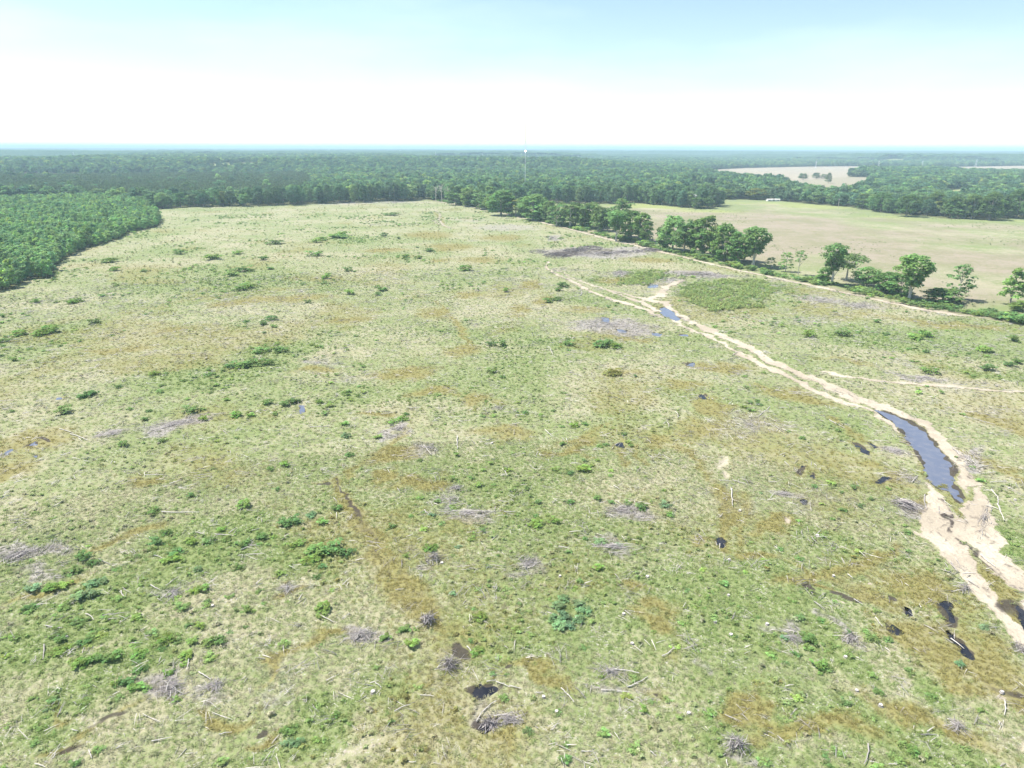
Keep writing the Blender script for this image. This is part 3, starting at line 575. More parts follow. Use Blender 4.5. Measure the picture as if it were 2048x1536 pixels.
for k in range(5):
    R = np.random.default_rng(240 + k); n = 16
    cen = np.column_stack([R.normal(0, .36, n), R.normal(0, .36, n), R.uniform(.2, .95, n)]); V, F, var = leaf_cloud(R, cen, R.uniform(.2, .36, n), 24, .085, .7)
    mb = MB()
    for c in cen[:8]: mb.tube([(c[0] * .15, c[1] * .15, 0), (c[0] * .7, c[1] * .7, c[2] * .6), tuple(c)], [.025, .018, .008], 3)
    SHRUB[k] = (mesh_from('leaves', V, F, (M_LEAF,), var=var), mb.build('stems', (M_BARK,)))

GREENS = dict(b=(0.25, 0.385, 0.105), g=(0.22, 0.34, 0.12), d=(0.18, 0.30, 0.105), t=(0.235, 0.37, 0.19), o=(0.30, 0.33, 0.10))
def jit(c, s=.12): 
    k = 1 + random.uniform(-s, s); return (c[0] * k * (1 + random.uniform(-.1, .1)), c[1] * k, c[2] * k * (1 + random.uniform(-.1, .1)))
def place_tree(key, x, y, h, w, tint, label, group=None, name='broadleaf_tree', rz=None, cat='tree'):
    cm, tm, H, rad = TREE[key]; s = h / H; sw = (w / 2) / rad
    t = empty(name, (x, y, zat(x, y) - .1), random.uniform(0, 6.28) if rz is None else rz); t.scale = (sw, sw, s)
    tag(t, label, cat, group)
    c = obj('crown', cm, t); c['tint'] = tint; obj('trunk', tm, t); return t

# ------------------------------------------------------------------ naming a thing by what stands near it
MARKS = [('the long flooded rut in the track', 1870, 920), ('the small blue puddle where the tracks fork', 1335, 628), ('the long grey brush heap at mid left', 345, 850), ('the wide grey brush mat at the left edge', 40, 1115), ('the blue marsh pools at the left edge', 70, 885), ('the dark forked drainage trace', 680, 975), ('the brown drainage streak', 800, 1160), ('the round blue-green thicket', 1133, 1232), ('the black pool at bottom centre', 966, 1385), ('the dark twig heap at bottom centre', 900, 1335), ('the charred brush heap', 1150, 505), ('the pale bare patch at the bottom edge', 700, 1505), ('the bright weed bed inside the loop', 1450, 590), ('the wet brushy hollow', 1210, 655), ('the wide sandy track junction', 1905, 1060), ('the narrow black pools near the right edge', 1905, 1250), ('the brush heap beside the flooded rut', 1815, 1010), ('the sandy bare patch right of centre', 1445, 930), ('the small dark pool left of the flooded rut', 1605, 940), ('the big leafy thicket at lower left', 200, 1300), ('the dense young wood', 110, 560), ('the thin sandy side track', 1850, 768), ('the long straight pale log', 995, 1026), ('the olive wet patch', 1310, 1250), ('the dark wet streak at bottom left', 165, 1480), ('the hedge road', 1640, 578), ('the far twin ruts', 885, 440), ('the leafy belt at mid left', 450, 740), ('the dark bush clump right of centre', 1280, 1015), ('the bright conical bush', 1072, 1047), ('the bushy clump left of the drainage streak', 640, 1110), ('the upright pale pole', 914, 885), ('the twin black pools near the bottom right', 1785, 1250)]
MW = [(n, at(a, b)) for n, a, b in MARKS]
LABELS = {}
def where_label(desc, x, y, group):
    ds = sorted(MW, key=lambda m: math.hypot(m[1][0] - x, m[1][1] - y) / (20 + math.hypot(x, y) * .3)); best = None
    for dist_word in ('', 'short way ', 'long way '):
        for nm, (mx, my) in ds[:7]:
            a1 = math.atan2(x, y) - math.atan2(mx, my); r_ = math.hypot(x, y); dr = r_ - math.hypot(mx, my); lat = a1 * r_; dd = math.hypot(lat, dr)
            if dist_word == 'short way ' and dd > 22 or dist_word == 'long way ' and dd < 45: continue
            dirs = 'right of' if lat > abs(dr) * .7 else 'left of' if -lat > abs(dr) * .7 else 'beyond' if dr > 0 else 'in front of'
            if dd < 4: dirs = 'at'
            s = '%s %s%s %s' % (desc, ('a ' + dist_word) if dist_word else '', dirs, nm)
            if best is None: best = s
            if s not in LABELS and len(s.split()) <= 16: LABELS[s] = group; return s
    return best

# ------------------------------------------------------------------ hedgerow trees, one by one
HT = [ # key, base px, base py, top py, width px, tint, label
 ('u0', 1232, 482, 417, 46, 'g', 'slender pale-trunked tree with flat crown left of the twin hedge trees'),
 ('b1', 1262, 478, 420, 44, 'd', 'dark bushy tree touching the slender pale-trunked hedge tree'),
 ('b3', 1283, 482, 424, 38, 'g', 'airy right-hand neighbour of the dark bushy hedge tree beside the road bend'),
 ('b2', 1182, 455, 404, 44, 'd', 'dense dark hedge tree left of the slender pale-trunked one'),
 ('t0', 1140, 455, 402, 40, 'g', 'tall hedge tree with bare pale trunk left of the dense dark one'),
 ('t1', 1113, 452, 404, 36, 'g', 'thin pale hedge tree beside the gap right of the mast'),
 ('b0', 1068, 440, 387, 60, 'g', 'broad grey-green hedge tree standing just right below the radio mast'),
 ('t1', 1032, 432, 393, 40, 'o', 'yellowish open tree between two broad dark hedge trees'),
 ('b4', 1002, 431, 379, 50, 'd', 'round dark hedge tree left of the radio mast'),
 ('b5', 1160, 450, 408, 30, 'd', 'low dark tree squeezed between the pale-trunked and dense hedge trees'),
 ('b2', 1215, 462, 414, 30, 'g', 'leafy tree half hidden behind the slender pale-trunked hedge tree'),
 ('b1', 1243, 450, 395, 42, 'd', 'rounded dark tree standing in the pasture behind the hedge'),
 ('t0', 958, 417, 381, 30, 'g', 'narrow hedge tree with short pale trunk near the far road end'),
 ('b3', 937, 413, 374, 34, 'g', 'second-last broadleaf by the far end of the hedge road'),
 ('b0', 912, 410, 370, 34, 'd', 'dark tree beside the bare-branched ones at the far road end'),
 ('b4', 1345, 500, 428, 50, 'g', 'leftmost tall tree of the big hedge group'),
 ('b2', 1368, 508, 438, 44, 'd', 'dark second tree from the left in the big hedge group'),
 ('b0', 1405, 512, 430, 54, 'd', 'tallest dense tree in the middle of the big hedge group'),
 ('b5', 1388, 508, 440, 40, 'd', 'dark tree tucked left of the tallest one in the big hedge group'),
 ('b1', 1428, 516, 448, 40, 'g', 'grey-green tree right of the tallest one in the big hedge group'),
 ('b3', 1448, 521, 444, 46, 'g', 'pale-limbed tree right of centre in the big hedge group'),
 ('b4', 1474, 526, 459, 44, 'd', 'dark tree next to the rightmost one of the big hedge group'),
 ('u1', 1506, 532, 452, 66, 'g', 'rightmost round-crowned tree of the big hedge group with pale trunk'),
 ('b1', 1488, 522, 465, 40, 'd', 'dark tree behind the rightmost one of the big hedge group'),
 ('b3', 1326, 497, 447, 30, 'd', 'small dark tree on the left flank of the big hedge group'),
 ('airy', 1541, 537, 513, 24, 'g', 'short wispy sapling just right of the big hedge group'),
 ('airy', 1571, 543, 502, 30, 'g', 'wispy tree between the big hedge group and the leaning tree'),
 ('lean', 1596, 549, 495, 26, 'g', 'thin leaning tree with sparse crown by the hedge road'),
 ('u0', 1663, 570, 483, 56, 'd', 'lone tall tree with forked white trunk beside the hedge road'),
 ('spread', 1692, 562, 508, 76, 'g', 'low spreading tree right of the forked white trunk'),
 ('b2', 1648, 566, 534, 30, 'd', 'small dark round tree at the foot of the forked white trunk'),
 ('b5', 1733, 573, 532, 50, 'g', 'bushy low tree between the white-trunked and the round-crowned tree'),
 ('b3', 1775, 584, 541, 52, 'd', 'dark leafy tree left of the large round-crowned one'),
 ('u1', 1817, 602, 507, 78, 'g', 'large round-crowned tree with pale trunk near the road end'),
 ('b0', 1800, 592, 545, 50, 'd', 'dark undergrowth tree beneath the large round-crowned one'),
 ('airy', 1914, 600, 525, 52, 'g', 'upright feathery tree rising behind the dark round bush'),
 ('b1', 1884, 605, 575, 66, 'd', 'dark round bush-like tree near the end of the hedge road'),
 ('cone', 2020, 607, 530, 48, 'b', 'bright green conical tree at the right edge'),
 ('b4', 2044, 622, 600, 40, 'b', 'low leafy tree at the right edge below the conical one'),
]
for key, bx, by, ty, wpx, tt, lab in HT:
    x, y = at(bx, by); h = height_at(x, y, bx, ty); w = wpx * mpp(x, y) * (1.32 if key[0] == 'b' else 1.25); tn = GREENS[tt]; k = 1.0
    place_tree(key, x, y, h, w, jit(tuple(c * k for c in tn), .06), lab, 'trees along the hedge road')
for bx, by, ty, wpx in ((925, 412, 374, 30), (946, 415, 378, 28), (972, 421, 384, 32), (985, 425, 386, 34), (1018, 432, 386, 34), (1047, 436, 392, 34), (1084, 443, 394, 36), (1098, 446, 400, 36), (1126, 451, 402, 34), (1150, 455, 402, 36), (1170, 459, 406, 34), (1197, 464, 410, 34), (1206, 462, 418, 26), (1250, 476, 432, 34), (1292, 487, 440, 26)):
    x, y = at(bx, by - 2); place_tree('b%d' % random.randrange(6), x, y, height_at(x, y, bx, ty), wpx * mpp(x, y) * 1.25, jit(tuple(c * .85 for c in GREENS[random.choice('gd')]), .08), 'green hedge tree in the crowded left half of the hedge row', 'trees along the hedge road')
for bx, by, ty, lab in ((872, 403, 371, 'leftmost bare-branched dead tree at the far end of the clearing'), (884, 404, 368, 'middle bare-branched dead tree at the far end of the clearing'), (896, 405, 373, 'rightmost bare-branched dead tree at the far end of the clearing'), (1120, 452, 412, 'bare pale dead tree in the gap of the hedge')):
    x, y = at(bx, by); h = height_at(x, y, bx, ty); t = empty('dead_tree', (x, y, 0), random.uniform(0, 6)); t.scale = (h / 13,) * 3; tag(t, lab, 'tree', 'dead trees'); obj('trunk', DEADM, t)

# trees on the far side of the pasture
for key, bx, by, ty, wpx, tt, lab in [
 ('oak', 1812, 433, 389, 58, 'd', 'isolated spreading oak standing out into the pasture'),
 ('oak', 1868, 430, 384, 52, 'd', 'dark oak right behind the isolated spreading one'),
 ('oak', 1760, 424, 386, 60, 'd', 'wide dark oak at the pasture edge left of the isolated one'),
 ('oak', 1905, 436, 392, 46, 'd', 'leftmost big oak of the row in front of the pond'),
 ('oak', 1942, 438, 388, 50, 'g', 'second big oak of the row in front of the pond'),
 ('oak', 1978, 440, 384, 58, 'd', 'tallest big oak of the row in front of the pond'),
 ('oak', 2032, 437, 378, 66, 'd', 'rightmost big oak at the right edge by the pond'),
 ('b0', 1725, 418, 386, 34, 'g', 'round tree by the power pole at the pasture edge'),
 ('b2', 1415, 417, 396, 34, 'd', 'last dark tree at the tip of the wood jutting into the pasture'),
 ('b3', 1396, 417, 393, 34, 'd', 'dark tree one in from the tip of the jutting wood'),
 ('b1', 1656, 367, 345, 16, 'g', 'lone upright tree between the two far tan fields'),
 ('b4', 1452, 398, 376, 40, 'b', 'bright round tree left of the yellow-green one beyond the pasture'),
 ('b5', 1512, 399, 375, 46, 'o', 'yellow-green round tree beyond the pasture left of the long barn'),
 ('b2', 1606, 360, 346, 22, 'd', 'left round tree of the pair on the line between far fields'),
 ('b1', 1632, 358, 345, 20, 'd', 'right round tree of the pair on the line between far fields'),
 ('b0', 1646, 358, 348, 12, 'd', 'small round tree beside the pair between far fields'),
 ('b3', 1490, 362, 351, 14, 'd', 'small leftmost tree on the line between far fields'),
 ('b3', 1510, 362, 351, 18, 'd', 'second tree on the line between far fields'),
 ('b5', 1540, 362, 353, 20, 'd', 'third low tree on the line between far fields'),
 ('b5', 1570, 361, 353, 20, 'g', 'fourth pale low tree on the line between far fields'),
]:
    x, y = at(bx, by); h = height_at(x, y, bx, ty); w = wpx * mpp(x, y); place_tree(key, x, y, h, w, jit(tuple(c * (.7 if tt != 'o' else .8) for c in GREENS[tt]), .06), lab)

# ------------------------------------------------------------------ forest
def scatter(name, P, rot, scl, tint, pick, protos, label=None, cat=None, kind='stuff'):
    me = bpy.data.meshes.new(name); me.vertices.add(len(P)); me.vertices.foreach_set('co', np.asarray(P, np.float32).ravel())
    a = me.attributes.new('rot', 'FLOAT_VECTOR', 'POINT'); a.data.foreach_set('vector', np.asarray(rot, np.float32).ravel())
    a = me.attributes.new('scl', 'FLOAT_VECTOR', 'POINT'); a.data.foreach_set('vector', np.asarray(scl, np.float32).ravel())
    a = me.attributes.new('pick', 'INT', 'POINT'); a.data.foreach_set('value', np.asarray(pick, np.int32))
    a = me.attributes.new('tint', 'FLOAT_COLOR', 'POINT'); a.data.foreach_set('color', np.column_stack([tint, np.ones(len(P))]).astype(np.float32).ravel())
    col = bpy.data.collections.new(name + '_kinds')
    for i, pm in enumerate(protos):
        col.objects.link(bpy.data.objects.new('%s_kind_%02d' % (name, i), pm))
    ng = bpy.data.node_groups.new(name, 'GeometryNodeTree')
    ng.interface.new_socket('Geometry', in_out='INPUT', socket_type='NodeSocketGeometry'); ng.interface.new_socket('Geometry', in_out='OUTPUT', socket_type='NodeSocketGeometry')
    nd = ng.nodes; gi = nd.new('NodeGroupInput'); go = nd.new('NodeGroupOutput'); ci = nd.new('GeometryNodeCollectionInfo'); ci.inputs['Collection'].default_value = col; ci.inputs['Separate Children'].default_value = True; ci.inputs['Reset Children'].default_value = True
    ip = nd.new('GeometryNodeInstanceOnPoints'); ip.inputs['Pick Instance'].default_value = True
    def at_(nm, t):
        q = nd.new('GeometryNodeInputNamedAttribute'); q.data_type = t; q.inputs['Name'].default_value = nm; return q.outputs['Attribute']
    L = ng.links; mp = nd.new('GeometryNodeMeshToPoints'); L.new(gi.outputs[0], mp.inputs[0]); L.new(mp.outputs[0], ip.inputs['Points']); L.new(ci.outputs[0], ip.inputs['Instance'])
    L.new(at_('pick', 'INT'), ip.inputs['Instance Index'])
    er = nd.new('FunctionNodeEulerToRotation'); L.new(at_('rot', 'FLOAT_VECTOR'), er.inputs[0]); L.new(er.outputs[0], ip.inputs['Rotation'])
    L.new(at_('scl', 'FLOAT_VECTOR'), ip.inputs['Scale']); L.new(ip.outputs[0], go.inputs[0])
    o = obj(name, me); md = o.modifiers.new('scatter', 'NODES'); md.node_group = ng
    return tag(o, label, cat, kind=kind)
def grid_points(rmin, rmax, az, sp, jitter=.42, seed=0):
    R = np.random.default_rng(seed); out = []
    X = np.arange(-rmax * math.sin(math.radians(min(az, 90))), rmax * math.sin(math.radians(min(az, 90))), sp); Y = np.arange(0, rmax, sp)
    for k in range(0, len(Y), 200):
        a, b = np.meshgrid(X, Y[k:k + 200]); a = a.ravel(); b = b.ravel(); a = a + R.uniform(-jitter, jitter, len(a)) * sp; b = b + R.uniform(-jitter, jitter, len(b)) * sp
        r = np.hypot(a, b); t = np.degrees(np.arctan2(a, b)); q = (r > rmin) & (r < rmax) & (abs(t) < az); out.append(np.column_stack([a[q], b[q]]))
    return np.concatenate(out)
def is_open(x, y):
    o = in_poly(x, y, POLY_FIELD) | in_poly(x, y, POLY_PAST)
    for P in OPEN_FAR: o |= in_poly(x, y, P)
    return o
def pal(n, cols, w, seed, s=.16):
    R = np.random.default_rng(seed); c = np.array(cols)[R.choice(len(cols), n, p=np.array(w) / sum(w))]; return c * R.uniform(1 - s, 1 + s, (n, 1)) * R.uniform(.93, 1.07, (n, 3))
BUILD = [(1388, 400, 'w'), (1427, 396, 't'), (1697, 397, 's')]
BW = [at(a, b) for a, b, _ in BUILD]
F1 = np.concatenate([grid_points(560, 1900, 47, 10.8, .48, 1), grid_points(1900, 3600, 47, 12.5, .48, 2)])
x, y = F1[:, 0], F1[:, 1]; rr = np.hypot(x, y)
keep = ~is_open(x, y) & ~in_poly(x, y, POLY_YOUNG) & ~((rr > 1150) & (gapn(x, y) > .0))
pine = in_poly(x, y, POLY_PINE); keep &= ~(pine & (rng.random(len(x)) > .04))
for bx_, by_ in BW: keep &= ~((np.hypot(x - bx_, y - by_) < 11) | ((abs(x - bx_ * y / by_) < 8) & (y < by_) & (y > by_ - 75)))
keep &= in_poly(x, y, np.array([(-5000, 5000), (5000, 5000), (5000, 560), (-5000, 560)])) | (x > 0)
F1 = F1[keep]; rr = rr[keep]
H_ = (10.5 + 7 * vn(F1[:, 0], F1[:, 1], 160, 61) + rng.uniform(-3, 3.6, len(F1))) 
az = np.degrees(np.arctan2(F1[:, 0], F1[:, 1])); fr = abs(az) < 37.5
order = np.argsort(rr + np.where(fr, 0, 1e5)); near = order[:300]; rest = np.ones(len(F1), bool); rest[near] = False
FT = [(0.13, 0.225, 0.115), (0.165, 0.275, 0.12), (0.215, 0.335, 0.13), (0.10, 0.185, 0.11), (0.30, 0.41, 0.13)]
tf = pal(len(F1), FT, [5, 5, 3, 3, .6], 3)
for i in near:
    x, y = F1[i]; key = ('b0', 'b1', 'b2', 'b3', 'b4', 'b5')[i % 6]; a = az[i]
    if a < -8: lab, gr = 'dark broadleaf tree in the wood front at the far left edge of the clearing', 'trees of the wood front beyond the clearing'
    elif a < 6: lab, gr = 'dark broadleaf tree in the wood behind the far end of the hedge road', 'trees of the wood behind the hedge road end'
    elif a < 19: lab, gr = 'dark broadleaf tree in the wood jutting toward the pasture', 'trees of the jutting wood'
    else: lab, gr = 'broadleaf tree in the wood along the far side of the pasture', 'trees of the wood beyond the pasture'
    lab = lab.replace('dark broadleaf', 'yellow-green broadleaf' if tf[i][1] > .37 else 'mid green broadleaf' if tf[i][1] > .29 else 'dark broadleaf').replace('the wood along', 'the wood along'); lab = ('yellow-green ' + lab if tf[i][1] > .37 else 'dark ' + lab if tf[i][1] < .22 else lab) if lab.startswith('broadleaf') else lab
    place_tree(key, x, y, H_[i] + 1, rng.uniform(10, 16), tuple(tf[i]), lab, gr)
P = F1[rest]; n = len(P); hs = H_[rest] / 15; wv = rng.uniform(.8, 1.35, n) * np.where(np.hypot(P[:, 0], P[:, 1]) > 1900, 1.2, 1)
scatter('distant_woodland', np.column_stack([P, relief(P[:, 0], P[:, 1])]), np.column_stack([np.zeros(n), np.zeros(n), rng.uniform(0, 6.28, n)]), np.column_stack([wv, wv, hs]), tf[rest], rng.integers(0, 5, n), FARM, 'dark green broadleaf woodland stretching from the clearing to the horizon', 'woodland')
print('forest', n)
# pine plantation
Pp = grid_points(700, 1500, 47, 3.9, .25, 5); Pp = Pp[in_poly(Pp[:, 0], Pp[:, 1], POLY_PINE)]; n = len(Pp); s = rng.uniform(.85, 1.1, n)
scatter('pine_plantation', np.column_stack([Pp, relief(Pp[:, 0], Pp[:, 1])]), np.column_stack([np.zeros(n), np.zeros(n), rng.uniform(0, 6.28, n)]), np.column_stack([s * 1.2, s * 1.2, s]), pal(n, [(0.115, 0.175, 0.09), (0.14, 0.20, 0.095)], [1, 1], 6), rng.integers(0, 3, n), PINEM, 'even dull green pine plantation beyond the young wood', 'plantation')
print('pine', n)
# young wood at the left
Py = grid_points(150, 900, 62, 3.1, .4, 9); Py = Py[in_poly(Py[:, 0], Py[:, 1], POLY_YOUNG)]; Py = Py[Py[:, 0] < 0]
rr = np.hypot(Py[:, 0], Py[:, 1]); az = np.degrees(np.arctan2(Py[:, 0], Py[:, 1]))
order = np.argsort(rr + np.where(az > -38.5, 0, 1e5)); near = order[:300]; rest = np.ones(len(Py), bool); rest[near] = False
ty = pal(len(Py), [(0.27, 0.44, 0.19), (0.32, 0.50, 0.19), (0.20, 0.35, 0.18), (0.40, 0.56, 0.16)], [4, 4, 3, .8], 10); hy = rng.uniform(5.5, 9.8, len(Py)) * (.75 + .45 * vn(Py[:, 0], Py[:, 1], 14, 3))
for i in near:
    x, y = Py[i]; place_tree('y%d' % (i % 4), x, y, hy[i], rng.uniform(4.4, 6.4), tuple(ty[i]), ('young yellow-green' if ty[i][1] > .48 else 'young dark green' if ty[i][1] < .33 else 'young light green') + ' tree in the dense young wood left of the clearing', 'trees of the dense young wood', name='young_tree')
P = Py[rest]; n = len(P); w_ = rng.uniform(.95, 1.4, n)
scatter('young_wood', np.column_stack([P, np.zeros(n)]), np.column_stack([np.zeros(n), np.zeros(n), rng.uniform(0, 6.28, n)]), np.column_stack([w_, w_, hy[rest] / 9]), ty[rest], rng.integers(0, 4, n), [TREE['y%d' % k][0] for k in range(4)], 'dense light green young wood filling the left beyond its front trees', 'young wood')
print('young', n)
x, y = at(180, 488); place_tree('b2', x, y, 10, 8, (0.13, 0.23, 0.05), 'bright yellow-green round tree at the edge of the young wood')
# hedge undergrowth
hx = []; 
for k in range(len(RE) - 1):
    a, b = RE[k], RE[k + 1]; L = np.hypot(*(b - a)); nrm = np.array([-(b - a)[1], (b - a)[0]]) / L; nrm = nrm if nrm[0] > 0 else -nrm
    for t in np.arange(0, 1, 1.0 / max(1, L * 1.3)):
        off = 3.0 + rng.uniform(0, 1) ** 1.5 * 8; hx.append(a + (b - a) * t + nrm * off)
d = RE[-1] - RE[-3]; d /= np.hypot(*d); nn = np.array([-d[1], d[0]]); nn = nn if nn[0] > 0 else -nn
for t in np.arange(0, 70, .5): hx.append(RE[-1] + d * t + nn * rng.uniform(2, 12))
hx = np.array(hx); hx = hx[vn(hx[:, 0], hx[:, 1], 6, 17) * .6 + vn(hx[:, 0], hx[:, 1], 17, 18) * .4 > .36]; n = len(hx); s = rng.uniform(1.2, 2.9, n) * (.6 + .7 * vn(hx[:, 0], hx[:, 1], 9, 7) ** 2)
scatter('hedge_undergrowth', np.column_stack([hx, np.zeros(n)]), np.column_stack([np.zeros(n), np.zeros(n), rng.uniform(0, 6.28, n)]), np.column_stack([s * 1.2, s * 1.2, s * .8]), pal(n, [(0.22, 0.34, 0.12), (0.17, 0.28, 0.11), (0.28, 0.40, 0.12)], [3, 2, 2], 12), rng.integers(0, 5, n), [SHRUB[k][0] for k in range(5)], 'tangled green undergrowth at the foot of the hedge trees', 'hedge')

# far canopy to the horizon
AZc = np.radians(np.concatenate([np.linspace(-49, 49, 900), np.linspace(49, 311, 40)[1:-1]]))
RC = np.concatenate([np.arange(3450, 5600, 17), np.arange(5600, 11000, 60), np.exp(np.linspace(math.log(11000), math.log(50000), 45))])
a, r = np.meshgrid(AZc, RC); x = (np.sin(a) * r).ravel(); y = (np.cos(a) * r).ravel(); r = r.ravel()
z = 6 + 9 * (vn(x, y, 19, 71) ** .7) + 6 * vn(x, y, 420, 72) + 4 * vn(x, y, 60, 73) - 13 * (gapn(x, y) > .03) + relief(x, y)
na = len(AZc); nr = len(RC); i, j = np.meshgrid(np.arange(na), np.arange(nr - 1)); i = i.ravel(); j = j.ravel(); i2 = (i + 1) % na
F = np.stack([j * na + i, j * na + i2, (j + 1) * na + i2, (j + 1) * na + i], 1)[:, ::-1]
me = mesh_from('horizon_forest', np.stack([x, y, z], 1), F, (M_CANOPY,)); tag(obj('horizon_forest', me), 'bluish unbroken forest along the whole horizon', 'forest', kind='stuff')

# ------------------------------------------------------------------ shrubs in the clearing (px, py, width px, colour)
SH = """62,1217,30,d 68,1178,25,t 116,1180,45,b 167,1115,28,d 185,1127,22,d 147,1147,28,g 195,1170,35,t 171,1197,45,t 126,1214,22,g 157,1248,30,g 171,1286,32,d 126,1305,42,b 123,1282,22,d 167,1330,45,b 219,1320,50,g 277,1313,25,b 280,1344,30,d 253,1368,35,d 273,1378,32,b 229,1368,15,b
335,1282,24,b 321,1301,16,d 386,1286,20,b 372,1313,24,b 366,1330,14,b 337,1347,18,b 376,1253,14,g 400,1255,20,b 430,1286,40,g 366,1219,24,g 417,1204,13,d 495,1221,22,g 400,1183,35,b 342,1122,35,b 354,1103,25,d 314,1084,28,d 333,1067,20,d 386,1086,22,b 419,1084,25,g 443,1062,18,b 451,1081,16,g 489,1089,25,g 525,1074,20,g 477,1135,18,d 595,1091,32,b 580,1048,45,d 645,1105,60,d 618,1123,36,b 644,1132,16,d 690,1105,26,d 559,1147,18,b 396,1142,16,t 273,1235,18,b 646,1217,28,b 581,1460,34,g 588,1487,34,t 99,1417,14,t
239,774,14,d 175,793,34,d 309,747,18,b 419,747,18,d 461,730,24,d 533,726,26,d 495,730,45,g 560,699,22,d 523,703,34,g 543,639,22,d 526,648,18,d 547,653,16,g 492,644,12,d 89,668,48,b 38,668,24,b 7,680,20,g 7,632,16,d 188,646,20,g 29,720,16,g 130,822,28,g 24,824,10,d 290,839,14,d 246,889,18,d 323,882,12,g 383,822,24,g 408,836,20,b 472,829,20,b 502,829,14,b 578,808,34,d 598,802,12,d 550,825,16,g 537,805,20,g 639,802,14,b 540,937,14,d 571,928,18,b 554,979,12,g 308,1020,22,d 383,991,14,d 487,1013,24,b 588,1044,20,d 646,1044,20,b 622,1034,14,t 675,1017,20,d 523,1075,18,g 690,846,16,b 690,870,18,t 697,909,14,d
795,842,34,b 812,828,12,d 641,803,12,b 839,917,10,d 984,743,18,g 1007,755,10,d 1082,828,10,b 1106,820,9,d 1171,847,14,d 1150,850,18,b 1142,944,13,d 1167,936,26,b 1013,936,14,b 1229,744,18,o 1271,753,9,d 625,1030,15,t 784,1052,14,d 822,1033,10,d 865,1031,12,t 1072,1047,26,b 1109,1042,20,b 966,1059,14,g 942,1079,14,b 860,1098,24,b 916,1093,12,t 812,1113,12,b 996,1112,8,d 1140,1004,16,d 1222,1004,15,d 1256,1007,14,d 1283,1016,22,d 1195,997,16,g 1201,1083,24,t 1171,1077,12,d 1236,1091,14,t 1138,1105,12,g 1150,1124,11,o 1195,1137,18,b 907,1190,13,t 1330,1012,20,t 1340,1029,16,b 1604,876,12,g 1577,863,9,b 1517,807,10,d 1778,977,9,b 1328,981,9,b 1522,988,8,t
961,1238,24,b 955,1305,30,b 943,1284,12,d 770,1276,22,g 825,1288,28,b 809,1260,24,g 1038,1209,9,d 753,1339,13,g 782,1445,13,g 1288,1421,20,b 1131,1520,24,g 1161,1165,14,g 1115,1215,22,t 1128,1202,20,t 1160,1212,24,t 1172,1226,24,t 1110,1238,24,t 1130,1235,26,t 1155,1240,22,t 1118,1255,24,t 1140,1255,20,t
1571,1274,18,t 1615,1277,28,d 1593,1309,18,d 1640,1334,28,b 1700,1266,15,d 1454,1236,9,d 1517,1195,10,b 1745,1274,22,g 1920,1328,20,t 1966,1253,18,t 1755,642,14,d 1617,669,28,b 1681,667,28,g 1768,667,9,d 1841,675,44,b 1850,704,14,d 1863,742,28,g 1974,737,24,d 2027,729,32,d 1965,700,28,b 2027,678,24,g 1925,828,11,g
677,472,38,b 766,470,18,g 834,494,7,d 860,501,16,d 698,540,18,d 838,515,14,b 810,513,18,b 930,537,26,b 657,550,14,b 766,578,18,d 756,588,14,d 698,586,18,b 1012,581,17,b 1127,571,22,g 1104,602,34,d 797,477,10,g 783,427,28,g 413,513,12,d 427,515,28,b 475,506,18,b 359,506,18,g 465,550,22,g 485,540,28,g 540,537,14,g 526,518,16,d 653,554,18,b 489,578,38,b 615,605,14,g 229,540,18,b 219,521,28,b 205,591,14,g 150,605,32,b 72,603,18,g 547,485,28,g 680,472,28,g 639,482,32,b 287,542,12,d 632,509,28,g 1211,691,44,g 1234,694,22,b 1220,747,26,o 1135,688,22,g 1005,691,22,g 985,690,16,d 1118,580,14,g"""
COLN = dict(b='bright green', g='mid green', d='dark green', t='blue-green', o='olive'); cnt = 0; used_sh = []
for tok in SH.split():
    px, py, w, c = tok.split(','); px, py, w = float(px), float(py), float(w)
    pieces = [(px, py + w * .12, w)] if w < 30 else [(px - w * .24, py + 3, w * .6), (px + w * .22, py - 2, w * .62)] 
    for (qx, qy, qw) in pieces:
        x, y = at(qx, qy); wm = qw * mpp(x, y); k = random.randrange(5)
        t = empty('shrub', (x, y, zat(x, y) - .05), random.uniform(0, 6.28)); s = wm / 1.3; t.scale = (s, s * random.uniform(.8, 1.1), min(s * random.uniform(.42, .62), 2.4))
        o = obj('leaves', SHRUB[k][0], t); o['tint'] = jit(tuple(v * .92 for v in GREENS[c]), .12); obj('stems', SHRUB[k][1], t)
        size = 'large' if wm > 2.9 else 'small' if wm < 1.5 else 'medium'
        tag(t, where_label('%s %s shrub' % (size, COLN[c]), x, y, 'shrubs'), 'shrub', 'shrubs scattered over the clearing'); cnt += 1; used_sh.append((x, y))
print('shrubs', cnt)

